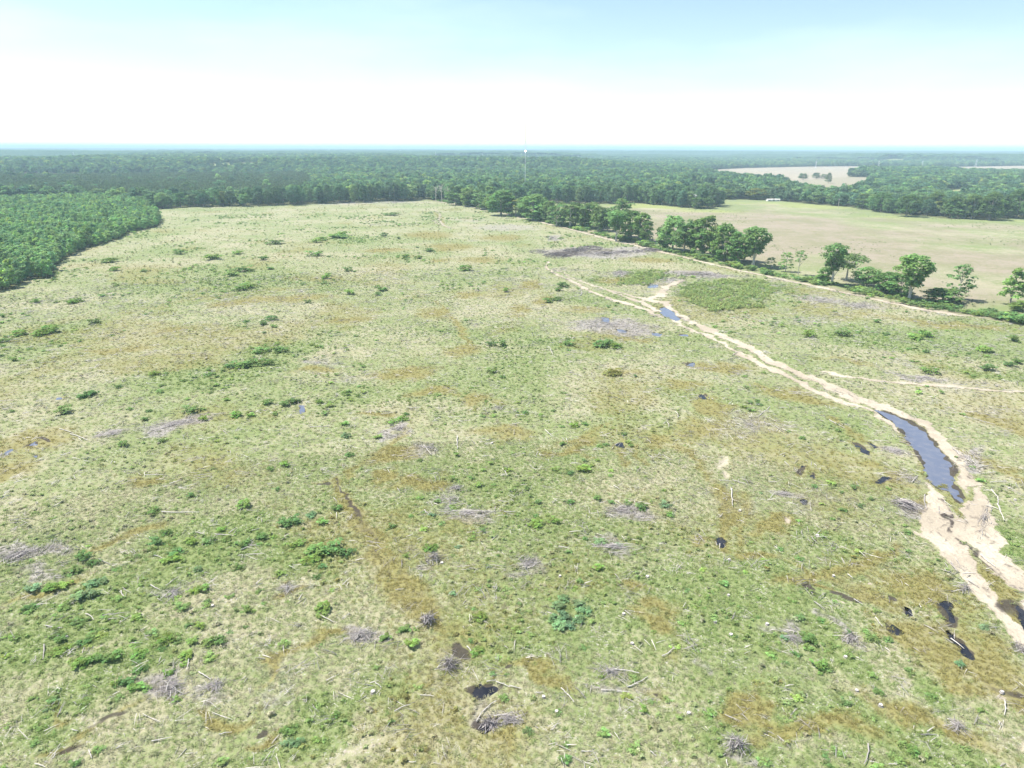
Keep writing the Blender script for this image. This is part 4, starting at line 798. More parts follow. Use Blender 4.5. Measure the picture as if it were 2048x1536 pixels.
# ------------------------------------------------------------------ logs and fallen branches
LOGM = []
for k in range(5):
    R = np.random.default_rng(300 + k); mb = MB(); P = [(t, R.normal(0, .012), R.normal(0, .006)) for t in np.linspace(-.5, .5, 6)]
    LOGM.append(P)
def make_log(x1, y1, x2, y2, rad, dark, seed):
    R = np.random.default_rng(seed); L = math.hypot(x2 - x1, y2 - y1); mb = MB(); bend = R.normal(0, .035) * L; n = 7; P = []
    for i in range(n):
        t = i / (n - 1); P.append((t * L - L / 2, bend * math.sin(math.pi * t) + R.normal(0, .008) * L, rad * .7 + R.uniform(-.02, .05)))
    mb.tube(P, [rad * (1 - .5 * i / (n - 1)) * R.uniform(.9, 1.1) for i in range(n)], 7)
    for q in range(R.integers(0, 4)):
        i = R.integers(2, n - 1); b = R.uniform(.4, 1.1) * R.choice([-1, 1]); l = R.uniform(.08, .22) * L; p = np.array(P[i]); mb.tube([p, p + np.array([math.cos(b) * l, math.sin(b) * l, R.uniform(.05, .3)])], [rad * .4, rad * .12], 4)
    return mb.build('fallen_log', (M_LOG2 if dark else M_LOG,))
LG = """79,726,109,724 0,803,29,802 120,860,148,868 140,870,176,882 290,952,328,952 323,1027,398,1029 386,1068,410,1073 430,1072,468,1075 372,836,417,826,d 425,829,451,827 619,853,660,852 557,748,567,749 503,1064,520,1060 762,829,786,826 819,818,841,817 914,873,915,898 848,891,863,910 962,1026,992,1025 1008,1026,1031,1026 1090,859,1106,873 1253,885,1271,880 1005,936,1014,951 1294,881,1301,889 791,1184,808,1182 849,1021,858,1030
934,1295,944,1312 973,1365,992,1362 992,1365,1020,1376 1018,1374,1042,1380 840,1393,869,1395 789,1426,821,1413 953,1445,968,1422 966,1424,992,1404 1223,1346,1278,1352 1254,1377,1295,1355 1202,1385,1230,1387 1232,1386,1259,1387 1122,1380,1135,1395 1134,1392,1148,1409 1324,1319,1348,1300 1072,1390,1086,1390 818,1529,833,1529 1300,1505,1312,1515 751,1370,763,1380 1163,1507,1185,1507 1366,1217,1371,1208
304,1112,325,1118 111,1158,132,1155 113,1161,130,1160 198,1122,222,1132,d 243,1184,251,1197 332,1175,357,1156 302,1173,321,1182 482,1103,514,1092 477,1115,500,1112 498,1112,526,1111 639,1233,666,1246 685,1238,700,1228 172,1231,188,1243 92,1255,125,1259 89,1293,88,1323,d 379,1317,374,1344 398,1346,422,1361 304,1485,345,1477 438,1469,464,1464 144,1462,157,1465 70,1528,91,1535 178,1503,184,1518 9,1315,14,1308
1750,1236,1764,1255 1736,1492,1727,1534,d 1739,1527,1754,1530 1777,1531,1794,1530 1697,1149,1706,1158 1842,1217,1838,1209 1856,1198,1864,1203 1452,1524,1455,1536 1707,1200,1725,1211 2007,1405,2007,1434 1540,813,1528,824 1530,822,1516,835 1350,824,1355,837 1326,850,1336,845 1334,846,1337,856 1224,899,1228,893 1569,925,1577,933 1439,965,1462,966 1465,964,1490,970 1462,980,1464,1014 1548,853,1568,866,d 1659,840,1690,856 1695,1148,1705,1156 1545,829,1552,830
1929,932,1958,931 1957,933,1985,929 1965,946,1991,943 1980,965,2013,962 1982,979,1996,1008 1994,1006,2009,1041 1927,836,1960,842 1958,842,1991,850 1850,988,1854,1018,d 1888,1003,1903,1014 1884,955,1890,959 1823,966,1836,952 2038,1300,2047,1312,d 1936,1162,1958,1176,d 1990,870,1994,872 1905,898,1921,915,d 1960,1110,1990,1135 2018,1000,2030,1012,d
1010,437,1026,436 1018,449,1030,452 1092,483,1112,473,d 1296,500,1312,506,d 1288,498,1302,498,d 740,451,760,449 825,580,838,577 1075,591,1060,592 1222,658,1226,665 1284,680,1303,676 1262,680,1278,678 1504,690,1528,693 1465,712,1475,705 1100,700,1106,712 1160,592,1163,583 1585,720,1600,724 1640,748,1656,750 1550,700,1562,700 1800,758,1830,760 1860,762,1885,764 1905,767,1935,770 1950,775,1985,777 2005,780,2040,783 1395,560,1420,555,d 1240,548,1256,545,d 690,408,720,406 1230,1001,1243,1010 1270,1035,1288,1032 1222,1108,1240,1106 640,720,660,716"""
for li, tok in enumerate(LG.split()):
    f = tok.split(','); v = list(map(float, f[:4])); x1, y1 = at(v[0], v[1]); x2, y2 = at(v[2], v[3]); L = math.hypot(x2 - x1, y2 - y1); r = math.hypot((x1 + x2) / 2, (y1 + y2) / 2)
    if L > 14: k = 14 / L; mx, my = (x1 + x2) / 2, (y1 + y2) / 2; x1, x2, y1, y2 = mx + (x1 - mx) * k, mx + (x2 - mx) * k, my + (y1 - my) * k, my + (y2 - my) * k; L = 14
    dk = len(f) > 4; rad = min(.05 + L * .008, .13) * (1 + max(0, r - 200) / 500); o = obj('fallen_log', make_log(x1, y1, x2, y2, rad, dk, 400 + li)); mx, my = (x1 + x2) / 2, (y1 + y2) / 2
    o.location = (mx, my, zat(mx, my) + .14); o.rotation_euler = (0, random.uniform(-.02, .02), math.atan2(y2 - y1, x2 - x1))
    tilt = abs(math.atan2(v[3] - v[1], v[2] - v[0])); ori = 'lying crosswise' if tilt < .35 or tilt > 2.8 else 'pointing away' if 1.1 < tilt < 2.0 else 'lying aslant'
    size = 'long' if L > 6 else 'short' if L < 2.6 else ''
    tag(o, where_label(' '.join(('%s %s fallen log %s' % (size, 'grey' if dk else 'bleached', ori)).split()), mx, my, 'logs'), 'log', 'fallen logs in the clearing')

# brush heaps: tangles of branches
def brush(x, y, rx, ry, n, dark=0.0, align=None, hgt=.7, seed=0, thick=.035, lmax=3.5):
    R = np.random.default_rng(seed); mb = MB()
    for k in range(n):
        a = R.uniform(0, 6.28); q = abs(R.normal(0, .62)) if dark < .7 else math.sqrt(R.uniform(0, 1)); cx, cy = math.cos(a) * q * rx, math.sin(a) * q * ry; top = hgt * max(0, 1 - q * q) 
        b = R.uniform(0, 3.14) if align is None else align + R.normal(0, .25); L = R.uniform(.8, lmax); z = R.uniform(.03, .08 + top); dz = R.normal(0, .12)
        p = np.array([cx, cy, z]); d = np.array([math.cos(b), math.sin(b), 0]) * L / 2; e = np.array([R.normal(0, .12), R.normal(0, .12), R.uniform(0, .12)])
        t = thick * R.uniform(.6, 1.8); mi = 1 if R.random() < dark else 2 if R.random() < .16 else 0; t = t * (1.7 if mi == 2 else 1)
        mb.tube([p - d - (0, 0, dz), p + e, p + d + (0, 0, dz)], [t, t * .8, t * .35], 3, mi)
    return mb.build('brush_heap', (M_TWIG, M_TWIG_D, M_LOG))
BH = [ # px, py, rx px, ry px, count, dark, screen-align deg, label
 (350, 848, 70, 14, 420, .12, 12, 'long grey brush heap with combed branches at mid left'), (225, 868, 45, 9, 160, 0, 15, 'thin grey brush trail left of the combed heap'), (40, 1112, 80, 24, 420, .06, None, 'wide flat grey brush mat at the left edge'),
 (855, 895, 30, 12, 110, 0, None, 'pale twig heap with a log left of the upright pole'), (912, 975, 20, 7, 80, 0, None, 'small round pale twig heap at centre'), (905, 1000, 26, 12, 80, 0, None, 'loose branches below the round pale twig heap'), (935, 1028, 55, 9, 170, 0, 0, 'brush heap at the left end of the long straight log'),
 (1255, 1022, 60, 16, 220, .05, None, 'broad pale brush heap under the dark bush clump'), (1225, 1095, 60, 12, 170, .05, 5, 'brush heap around the blue-green bushes right of centre'), (1055, 1130, 36, 18, 130, 0, None, 'loose grey brush heap left of the white stump'), (868, 1120, 20, 8, 100, .4, None, 'dark-based twig heap by the drainage streak'),
 (720, 1272, 40, 20, 180, 0, None, 'pale grey brush heap left of the drainage streak foot'), (855, 1245, 16, 10, 70, .5, None, 'small dark twig heap at the foot of the drainage streak'), (900, 1332, 20, 18, 120, .35, None, 'tangled white and black branches at bottom centre'), (1015, 1440, 30, 12, 110, 0, None, 'pale brush heap right of the curved branch at the bottom'), (978, 1448, 18, 10, 80, .5, None, 'black-bottomed branch tangle near the bottom edge'),
 (342, 1378, 30, 26, 160, 0, None, 'pale brush heap right of the lower-left thicket'), (574, 1180, 18, 14, 80, .2, None, 'small grey-violet twig heap above the pale short log'), (345, 1190, 40, 16, 110, .1, None, 'brush heap beneath the crossed logs at lower left'), (1583, 1277, 30, 18, 110, .1, None, 'grey brush heap beside the round teal shrub'), (1704, 1278, 26, 14, 90, .1, None, 'small grey brush heap right of the green bushes'), (1470, 1495, 26, 22, 120, .4, None, 'dark twig heap near the bottom edge'),
 (1912, 1454, 20, 12, 70, 0, None, 'pale twig heap in the bottom right grass'), (1815, 1010, 32, 14, 260, .5, -20, 'dark dense brush heap beside the flooded rut'), (1795, 903, 36, 10, 140, .1, 0, 'pale brush heap left of the flooded rut'), (1820, 958, 26, 10, 90, .1, None, 'loose branches between two brush heaps left of the flooded rut'), (1935, 915, 20, 22, 150, .1, -40, 'grey branch heap on the right bank of the flooded rut'), (1968, 1035, 9, 34, 110, .15, 90, 'brush windrow along the right side of the track'), (1927, 1178, 12, 8, 60, .3, None, 'small log and branch tangle on the lower track edge'), (2036, 1296, 12, 14, 60, .3, None, 'dark twig tangle at the right edge below the track'),
 (1240, 546, 24, 6, 160, .15, None, 'grey brush heap left of the sandy loop'), (1400, 548, 60, 6, 330, .35, 5, 'grey-brown brush arc along the top of the sandy loop'), (1112, 512, 26, 5, 260, .9, 12, 'charred black brush heap nearest the start of the track'), (1150, 501, 24, 4, 240, .9, 10, 'charred brush heap in the middle of the burnt patch'), (1182, 496, 24, 4, 220, .75, 5, 'charred brush strip at the back of the burnt patch'), (1075, 504, 20, 4, 110, .7, None, 'thin charred twigs at the left end of the burnt patch'),
 (1212, 508, 26, 4, 200, .6, 5, 'half-burnt brush heap right of the sandy spot'), (1250, 505, 22, 3, 160, .5, 0, 'grey and black brush at the right of the burnt patch'), (1165, 511, 30, 3, 120, .2, 10, 'pale unburnt branches along the front of the burnt patch'), (1277, 503, 12, 3, 100, .9, -10, 'black brush clump left of the charred logs'), (1305, 500, 16, 4, 120, .95, -10, 'small black brush heap by the hedge road'), (1105, 476, 16, 5, 100, .3, 20, 'small grey heap beyond the charred brush'),
 (1215, 650, 70, 14, 330, .2, None, 'waterlogged brush spread in the wet hollow'), (1270, 672, 40, 8, 160, .2, -5, 'pale branches at the right end of the wet hollow'), (800, 857, 28, 7, 80, 0, None, 'pale brush under the bright bushes at centre'), (996, 816, 24, 8, 80, 0, None, 'thin grey twigs right of the rusty patch'), (1500, 850, 60, 24, 200, 0, None, 'thin pale brush field left of the flooded rut'), (1570, 990, 30, 6, 80, 0, 0, 'thin grey brush line above the sandy patch'),
 (1640, 603, 40, 8, 150, .1, None, 'grey brush patch below the white-trunked hedge tree'), (1722, 612, 36, 6, 140, .3, 0, 'grey-brown brush heap beside the hedge road'), (700, 405, 60, 3, 150, .1, 0, 'pale brush windrow at the far edge of the clearing'), (790, 405, 50, 3, 120, .1, 0, 'pale brush windrow left of the far twin ruts'), (1850, 757, 50, 4, 130, .1, 0, 'pale brush line above the side track'), (1220, 1346, 30, 12, 80, 0, None, 'pale branches around the L-shaped logs'), (430, 1372, 30, 10, 80, 0, None, 'thin brush beside the slanting log at lower left')]
for bi, (px, py, rx, ry, n, dk, al, lab) in enumerate(BH):
    x, y = at(px, py); m_ = mpp(x, y); RY = abs(at(px, py - ry)[1] - at(px, py + ry)[1]) / 2; ang = None
    if al is not None:
        a1 = at(px, py); a2 = at(px + 20 * math.cos(math.radians(al)), py - 20 * math.sin(math.radians(al))); ang = math.atan2(a2[1] - a1[1], a2[0] - a1[0])
    far = max(1, math.hypot(x, y) / 170)
    th = -math.atan2(x, y)
    me = brush(x, y, rx * m_, RY, int(n * (.75 if dk < .5 else 1)), dk, (ang - th) if ang is not None else None, .45 if dk < .3 else .9, 500 + bi, (.018 if dk < .5 else .028) * far, 2.6 * (1 + .35 * (far - 1)))
    o = obj('brush_heap', me, loc=(x, y, zat(x, y))); o.rotation_euler = (0, 0, th); tag(o, lab, 'brush heap', 'brush heaps left from felling')

# stumps
for k, (px, py) in enumerate([(1113, 1426), (746, 1385), (1120, 1155), (1247, 1232), (1264, 1291), (1458, 1121), (1457, 1191), (1462, 1271), (1534, 1250), (1430, 1245), (1713, 1383), (1761, 1412), (1691, 1314), (133, 1277), (425, 1214), (1087, 1398), (1153, 1242), (1480, 1022), (1635, 1072), (1295, 1155), (2003, 1388), (2018, 975), (2030, 1000), (1667, 1152), (1463, 981), (984, 885), (1008, 752), (1377, 1430), (118, 1382), (884, 1128), (1456, 1190)][:30]):
    x, y = at(px, py); R = np.random.default_rng(700 + k); mb = MB(); s = R.uniform(.16, .25); n = 12
    prof = [(1.35, 0), (1.08, .08), (1.0, .18), (.97, .22)]; V = []
    for rr_, zz in prof:
        for q in range(n): a = q / n * 6.2832; f = 1 + .10 * math.sin(3 * a + k) * (1.3 - zz * 2); V.append((math.cos(a) * s * rr_ * f, math.sin(a) * s * rr_ * f, zz))
    Fs = [(i * n + q, i * n + (q + 1) % n, (i + 1) * n + (q + 1) % n, (i + 1) * n + q) for i in range(3) for q in range(n)]
    mb.add(V, Fs, 0); mb.add(V[-n:], [tuple(range(n))], 1); me = mb.build('tree_stump', (M_LOG2, M_LOG))
    o = obj('tree_stump', me, loc=(x, y, zat(x, y))); tag(o, where_label('pale round cut stump', x, y, 'stumps'), 'stump', 'cut tree stumps')

# ------------------------------------------------------------------ grass, weeds, litter as stuff
def tuft(seed, n, h, spread, w):
    R = np.random.default_rng(seed); V = []; F = []
    for k in range(n):
        a = R.uniform(0, 6.28); b = np.array([math.cos(a), math.sin(a), 0]); c = b * R.uniform(0, spread * .5); hh = h * R.uniform(.6, 1.1); s = np.array([-b[1], b[0], 0]) * w; o = len(V)
        m_ = c + b * spread * .25 + np.array([0, 0, hh * .65]); e = c + b * spread * R.uniform(.5, 1) + np.array([0, 0, hh * R.uniform(.55, 1)])
        V += [c - s, c + s, m_ + s * .8, m_ - s * .8, e + s * .15, e - s * .15]; F += [(o, o + 1, o + 2, o + 3), (o + 3, o + 2, o + 4, o + 5)]
    return mesh_from('tuft', np.array(V), np.array(F), (M_LEAF,), var=np.random.default_rng(seed).uniform(.2, .8, len(F)))
TU = [tuft(800 + k, 18, .22, .36, .02) for k in range(4)]
WE = []
for k in range(4):
    R = np.random.default_rng(820 + k); n = 5; cen = np.column_stack([R.normal(0, .16, n), R.normal(0, .16, n), R.uniform(.08, .3, n)]); V, F, var = leaf_cloud(R, cen, R.uniform(.1, .18, n), 14, .05, .8); WE.append(mesh_from('weed', V, F, (M_LEAF,), var=var))
def fieldpts(rmin, rmax, sp, seed, az=49, poly=POLY_FIELD):
    P = grid_points(rmin, rmax, az, sp, .5, seed); P = P[in_poly(P[:, 0], P[:, 1], poly)]; return P, masks(P[:, 0], P[:, 1])
def cover(name, P, mk, protos, base, seed, label, cat, smul=1.0, zs=1.0):
    R = np.random.default_rng(seed); n = len(P); u = R.random(n); g = mk['green'] + R.normal(0, .22, n); straw = np.array((0.40, 0.378, 0.265)); gr = np.array((0.225, 0.305, 0.105)); br = np.array((0.275, 0.245, 0.09))
    t_ = sstep(g, .05, .75)[:, None]; c = straw * (1 - t_) + gr * t_; t_ = sstep(mk['brown'] + R.normal(0, .2, n), .1, 1.0)[:, None]; c = c * (1 - t_) + br * t_; t_ = np.clip(mk['dead'] * .6, 0, .6)[:, None]; c = c * (1 - t_) + np.array((.36, .33, .29)) * t_; c = c * R.uniform(.9, 1.1, (n, 1))
    c = np.where((mk['tan'] > .4)[:, None], np.array((0.31, 0.30, 0.20)) * R.uniform(.85, 1.15, (n, 1)), c)
    s = R.uniform(.6, 1.35, n) * smul
    z = terrain(P[:, 0], P[:, 1], mk) - .03
    scatter(name, np.column_stack([P, z]), np.column_stack([R.normal(0, .12, n), R.normal(0, .12, n), R.uniform(0, 6.28, n)]), np.column_stack([s, s, s * zs]), c * base, R.integers(0, len(protos), n), protos, label, cat); print(name, n)
def bare(mk, P): return (mk['sand'] + rng.normal(0, .12, len(P)) < .38) & (mk['mud'] + rng.normal(0, .15, len(P)) < .55)
P, mk = fieldpts(48, 125, .52, 21); P, mk = (lambda q: (P[q], {k: v[q] for k, v in mk.items()}))(bare(mk, P)); cover('near_grass', P, mk, TU, 1.0, 31, 'short mixed straw and green grass covering the near clearing', 'grass')
P, mk = fieldpts(125, 560, 1.0, 22); r_ = np.hypot(P[:, 0], P[:, 1]); P, mk = (lambda q: (P[q], {k: v[q] for k, v in mk.items()}))(bare(mk, P) & (rng.random(len(P)) < np.clip(1.05 - (r_ - 125) / 430, 0, 1) ** 1.3)); cover('middle_grass', P, mk, TU, 1.0, 32, 'straw and green grass of the middle clearing', 'grass', 1.25)
P, mk = fieldpts(48, 330, 1.5, 23); q = bare(mk, P) & (mk['green'] + rng.normal(0, .2, len(P)) + 1.1 * (vn(P[:, 0], P[:, 1], 5, 301) * .5 + vn(P[:, 0], P[:, 1], 13, 302) * .5 - .5) > .62) & (mk['brown'] < .6); P, mk = P[q], {k: v[q] for k, v in mk.items()}; cover('low_weeds', P, mk, WE, 1.02, 33, 'low leafy green weeds dotted through the grass', 'weeds', 1.45, .6)
P, mk = fieldpts(300, 760, 3.4, 24); q = bare(mk, P) & (mk['green'] + rng.normal(0, .3, len(P)) > .62); P, mk = P[q], {k: v[q] for k, v in mk.items()}; cover('far_weeds', P, mk, WE, 1.05, 34, 'tiny bushes dotted over the far clearing', 'weeds', 2.1)
# small bushes following noise clusters
P, mk = fieldpts(50, 640, 3.2, 25); cl = vn(P[:, 0], P[:, 1], 14, 95) * .6 + vn(P[:, 0], P[:, 1], 45, 96) * .4 + .3 * (mk['green'] - .35); q = bare(mk, P) & (((cl > .635) & (rng.random(len(P)) < .55)) | ((mk['green'] > .72) & (rng.random(len(P)) < .28))) & (mk['brown'] < .5)
P = P[q]; n = len(P); r_ = np.hypot(P[:, 0], P[:, 1]); s = rng.uniform(.3, .85, n) * (1 + r_ / 600)
scatter('small_bushes', np.column_stack([P, np.zeros(n) - .05]), np.column_stack([np.zeros(n), np.zeros(n), rng.uniform(0, 6.28, n)]), np.column_stack([s, s, s * .5]), pal(n, [(0.27, 0.40, 0.13), (0.21, 0.33, 0.12), (0.32, 0.44, 0.13)], [2, 2, 1], 40), rng.integers(0, 5, n), [SHRUB[k][0] for k in range(5)], 'small green regrowth bushes dotted among the larger shrubs', 'bushes'); print('small', n)
# weed bed beside the loop
for nm, pts, lab in (('weed_bed', [(1360, 585), (1390, 568), (1450, 560), (1530, 562), (1552, 575), (1545, 598), (1500, 618), (1440, 622), (1390, 612)], 'bright green tall weed bed inside the sandy loop'), ('weed_strip', [(1228, 570), (1250, 560), (1275, 550), (1290, 542), (1335, 540), (1320, 552), (1300, 565), (1270, 573)], 'bright green weed strip left of the sandy loop')):
    w = W(pts); G = grid_points(150, 420, 40, .8, .5, 50); G = G[in_poly(G[:, 0] + (vn(G[:, 0], G[:, 1], 4, 2) - .5) * 5, G[:, 1] + (vn(G[:, 0], G[:, 1], 4, 3) - .5) * 7, w)]; G = G[vn(G[:, 0], G[:, 1], 4, 77) * .6 + vn(G[:, 0], G[:, 1], 1.5, 78) * .4 > .36]; n = len(G)
    s = rng.uniform(1.4, 2.6, n); scatter(nm, np.column_stack([G, np.zeros(n)]), np.column_stack([np.zeros(n), np.zeros(n), rng.uniform(0, 6.28, n)]), np.column_stack([s, s, s]), pal(n, [(0.34, 0.40, 0.16), (0.27, 0.34, 0.13)], [2, 1], 41), rng.integers(0, 4, n), WE, lab, 'weeds')
# sedge standing in the shallow end of the flooded rut
w = W([(1868, 975), (1890, 965), (1905, 990), (1915, 1005), (1935, 1030), (1925, 1036), (1895, 1010)]); G = grid_points(60, 200, 47, .3, .5, 52); G = G[in_poly(G[:, 0], G[:, 1], w)]; G = G[vn(G[:, 0], G[:, 1], 1.2, 79) > .45]; n = len(G)
s = rng.uniform(.6, 1.3, n); scatter('water_sedge', np.column_stack([G, np.full(n, -.22)]), np.column_stack([np.zeros(n), np.zeros(n), rng.uniform(0, 6.28, n)]), np.column_stack([s, s, s]), pal(n, [(0.30, 0.28, 0.09), (0.27, 0.30, 0.10)], [2, 1], 42), rng.integers(0, 4, n), TU, 'olive sedge standing in the shallow end of the flooded rut', 'sedge')
# pasture weeds
P = grid_points(250, 760, 45, 5.5, .5, 60); P = P[in_poly(P[:, 0], P[:, 1], POLY_PAST)]; q = vn(P[:, 0], P[:, 1], 40, 8) * .6 + vn(P[:, 0], P[:, 1], 12, 9) * .4 > .62; P = P[q]; n = len(P); s = rng.uniform(1.0, 2.4, n)
scatter('pasture_weeds', np.column_stack([P, np.zeros(n)]), np.column_stack([np.zeros(n), np.zeros(n), rng.uniform(0, 6.28, n)]), np.column_stack([s, s, s * .8]), pal(n, [(0.20, 0.26, 0.11), (0.26, 0.30, 0.14)], [1, 1], 61), rng.integers(0, 4, n), WE, 'green tufts dotted over the tan pasture', 'weeds')
# twig litter
def twigs(seed, n, sp, th, mat):
    R = np.random.default_rng(seed); mb = MB()
    for k in range(n):
        c = np.array([R.normal(0, sp * .4), R.normal(0, sp * .4), .05 + R.uniform(0, .22)]); b = R.uniform(0, 6.28) if R.random() < .5 else R.normal(.4, .3); L = R.uniform(.3, 1.5); d = np.array([math.cos(b), math.sin(b), R.normal(0, .1)]) * L / 2; t = th * R.uniform(.5, 1.6); mb.tube([c - d, c + (0, 0, .03), c + d], [t, t * .8, t * .3], 3)
    return mb.build('twigs', (mat,))
TW = [twigs(900 + k, 9, 1.2, .016, M_TWIG if k % 2 else M_LOG) for k in range(4)] + [twigs(910 + k, 3, .8, .028, M_LOG) for k in range(2)]
P, mk = fieldpts(48, 330, 1.9, 70); u = mk['dead'] + rng.normal(0, .1, len(P)); q = (u > .42) & (rng.random(len(P)) < .9) | (rng.random(len(P)) < .22); q &= (mk['mud'] < .4); q &= (mk['sand'] < .7) | (rng.random(len(P)) < .15); P = P[q]; mk = {k: v[q] for k, v in mk.items()}; n = len(P); s = rng.uniform(.7, 1.5, n) * (1 + np.hypot(P[:, 0], P[:, 1]) / 500)
scatter('twig_litter', np.column_stack([P, terrain(P[:, 0], P[:, 1], mk)]), np.column_stack([np.zeros(n), np.zeros(n), rng.uniform(0, 6.28, n)]), np.column_stack([s, s, s]), np.ones((n, 3)) * .4, rng.integers(0, 6, n), TW, 'pale twigs and felling litter strewn through the grass', 'litter'); print('twigs', n)

# ------------------------------------------------------------------ radio mast
x, y = at(1050, 387); mast = empty('radio_mast', (x, y, 0)); tag(mast, 'very tall thin lattice radio mast rising past the horizon with a white beacon', 'mast')
mb = MB(); TOPZ = 84; wd = .4
corner = [(wd * math.cos(a), wd * math.sin(a)) for a in (0.3, 2.394, 4.489)]
for cx_, cy_ in corner: mb.tube([(cx_, cy_, 0), (cx_, cy_, TOPZ)], [.06, .06], 4)
for k in range(42):
    z = k * 2
    for q in range(3):
        a, b = corner[q], corner[(q + 1) % 3]; mb.tube([(a[0], a[1], z), (b[0], b[1], z + 2)], [.05, .05], 3); mb.tube([(a[0], a[1], z), (b[0], b[1], z)], [.04, .04], 3)
obj('lattice_shaft', mb.build('lattice_shaft', (M_WHITE,)), mast)
for k in range(3):
    a = k * 2.094 + .3
    for zt, dd in ((34, 26), (58, 40), (80, 54)):
        mb = MB(); mb.tube([(math.cos(a) * wd, math.sin(a) * wd, zt), (math.cos(a) * dd, math.sin(a) * dd, 0)], [.02, .02], 3); obj('guy_wire', mb.build('guy_wire', (M_METAL,)), mast)
import bmesh
bm = bmesh.new(); bmesh.ops.create_uvsphere(bm, u_segments=12, v_segments=8, radius=.6); me = bpy.data.meshes.new('beacon'); bm.to_mesh(me); bm.free(); me.materials.append(M_BEACON)
o = obj('beacon', me, mast, (0, -1.2, height_at(x, y, 1050, 302)))

# power poles and pylons
def pylon(px, by, ty, lab, wood=False):
    x, y = at(px, by); h = height_at(x, y, px, ty); t = empty('power_pole' if wood else 'transmission_pylon', (x, y, zat(x, y)), random.uniform(-.4, .4)); tag(t, lab, 'power pole' if wood else 'pylon', 'power line poles')
    w = max(.22, .00018 * y); mb = MB()
    if wood: mb.tube([(0, 0, 0), (0, 0, h)], [w * 1.1, w * .8], 6); obj('pole', mb.build('pole', (M_PALEBARK,)), t)
    else:
        for s in (-1, 1): mb.tube([(s * 2.2, 0, 0), (s * .5, 0, h)], [w, w * .7], 5)
        for k in range(5): mb.tube([(-2.2 + 1.7 * k / 5, 0, h * k / 5), (2.2 - 1.7 * (k + 1) / 5, 0, h * (k + 1) / 5)], [w * .4, w * .4], 3)
        obj('frame', mb.build('frame', (M_WHITE,)), t)
    mb = MB(); mb.box((0, 0, h * .88), (3.2 if wood else 7, w, w)); 
    if not wood: mb.box((0, 0, h * .74), (8.5, w, w))
    obj('crossarm', mb.build('crossarm', (M_PALEBARK if wood else M_WHITE,)), t)
    for s in (-1, 0, 1):
        mb = MB(); mb.tube([(s * (1.4 if wood else 3.2), 0, h * .88 + .1), (s * (1.4 if wood else 3.2), 0, h * .88 + .9)], [.12, .08], 5); obj('insulator', mb.build('insulator', (M_METAL,)), t)
pylon(1676, 416, 397, 'wooden power pole standing at the far edge of the pasture', True)
for px, by, ty, lab in [(1631, 337, 321, 'white pylon behind the left half of the far tan field'), (1756, 337, 321, 'white pylon behind the middle of the far tan field'), (1843, 338, 321, 'white pylon behind the pale lake strip'), (1951, 334, 319, 'small white pylon far right beyond the lake'),
    (109, 309, 297, 'faint white pylon near the horizon at far left'), (150, 324, 306, 'nearer white pylon at far left among the trees'), (659, 311, 299, 'tiny white pylon left of centre near the horizon'), (801, 313, 301, 'small white pylon between the left and the mast'), (872, 326, 309, 'white pylon second left of the radio mast'), (965, 329, 312, 'white pylon just left of the radio mast'), (1056, 330, 314, 'white pylon directly beside the radio mast'), (1095, 312, 299, 'slim white pylon right of the radio mast near the horizon'), (1156, 326, 311, 'white pylon second right of the radio mast'), (1182, 345, 331, 'lowest white pylon right of the radio mast')]:
    pylon(px, by, ty, lab)

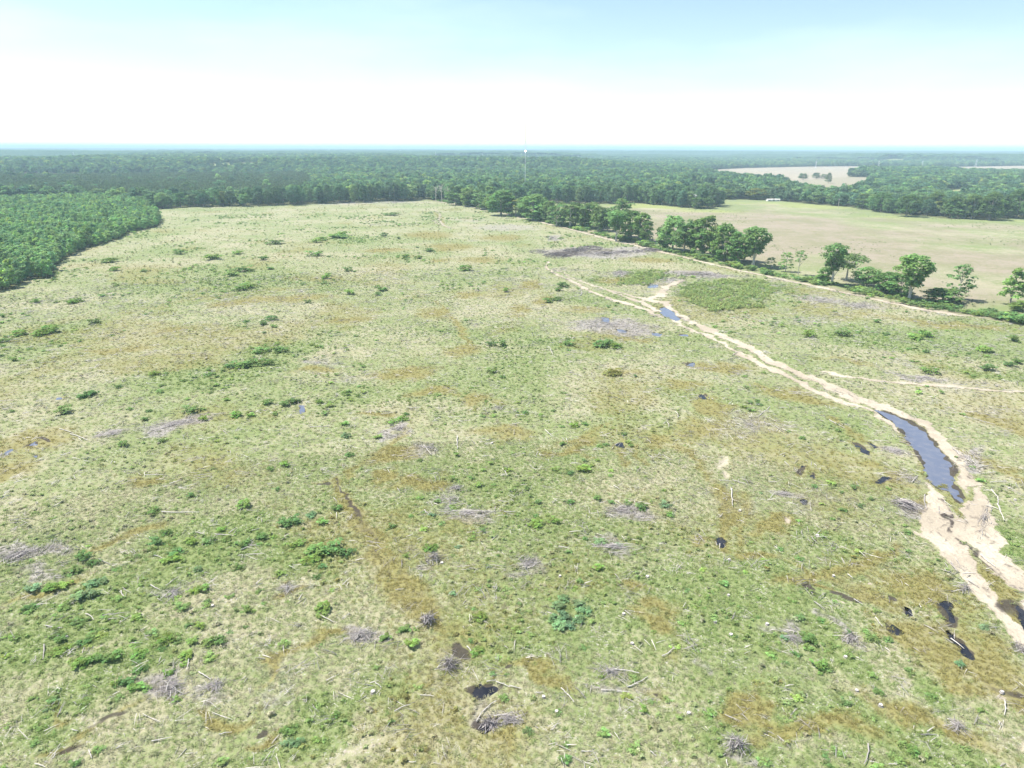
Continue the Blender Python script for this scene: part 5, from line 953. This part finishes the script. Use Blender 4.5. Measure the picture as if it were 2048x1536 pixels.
# farm buildings
def gable(name, px, py, L, D, Hw, Hr, wall, roof, lab, cat, rz):
    x, y = at(px, py); t = empty(name, (x, y, 0), rz); tag(t, lab, cat)
    V = [(-L / 2, -D / 2, 0), (L / 2, -D / 2, 0), (L / 2, D / 2, 0), (-L / 2, D / 2, 0), (-L / 2, -D / 2, Hw), (L / 2, -D / 2, Hw), (L / 2, D / 2, Hw), (-L / 2, D / 2, Hw), (-L / 2, 0, Hr), (L / 2, 0, Hr)]
    mb = MB(); mb.add(V, [(0, 1, 5, 4), (2, 3, 7, 6), (1, 2, 6, 9, 5), (3, 0, 4, 8, 7)]); obj('wall', mb.build('wall', (wall,)), t)
    mb = MB(); e = .35; sl = (Hr - Hw) / (D / 2)
    for s in (-1, 1):
        mb.add([(-L / 2 - e, s * (D / 2 + e), Hw - sl * e + .05), (L / 2 + e, s * (D / 2 + e), Hw - sl * e + .05), (L / 2 + e, 0, Hr + .05), (-L / 2 - e, 0, Hr + .05), (-L / 2 - e, s * (D / 2 + e), Hw - sl * e + .2), (L / 2 + e, s * (D / 2 + e), Hw - sl * e + .2), (L / 2 + e, 0, Hr + .2), (-L / 2 - e, 0, Hr + .2)], [(0, 1, 2, 3), (4, 5, 6, 7), (0, 1, 5, 4), (1, 2, 6, 5), (3, 0, 4, 7)])
    obj('roof', mb.build('roof', (roof,)), t)
    nw = max(2, int(L / 4))
    for k in range(nw):
        mb = MB(); cx_ = -L / 2 + (k + .5) * L / nw
        if k == nw // 2: mb.box((cx_, -D / 2 - .02, 1.05), (1.1, .08, 2.1)); obj('door', mb.build('door', (M_DARK,)), t)
        else: mb.box((cx_, -D / 2 - .02, min(1.6, Hw - .7)), (1.2, .08, .9)); obj('window', mb.build('window', (M_DARK,)), t)
gable('barn', 1546, 402, 14, 4.5, 1.6, 2.2, M_WHITE, M_ROOF, 'long low white barn at the far edge of the pasture', 'barn', .03)
gable('farmhouse', 1388, 402, 8, 7, 5.5, 8.0, M_WHITE, M_ROOF, 'white farmhouse half hidden in the wood jutting toward the pasture', 'house', .5)
gable('shed', 1427, 398, 9, 7, 7, 10, M_TANWALL, M_TANWALL, 'tan barn between the jutting wood and the round trees', 'barn', -.3)

# ------------------------------------------------------------------ air
if HAZE_DENSITY > 0:
    mt, nt, out = newmat('haze'); pv = nt.nodes.new('ShaderNodeVolumePrincipled'); pv.inputs['Color'].default_value = (0.56, 0.77, 0.95, 1); pv.inputs['Density'].default_value = HAZE_DENSITY; pv.inputs['Anisotropy'].default_value = 0.0
    nt.links.new(pv.outputs[0], out.inputs['Volume'])
    mb = MB(); mb.box((0, 0, 42.5), (108000, 108000, 88)); tag(obj('haze', mb.build('haze', (mt,))), kind='stuff')
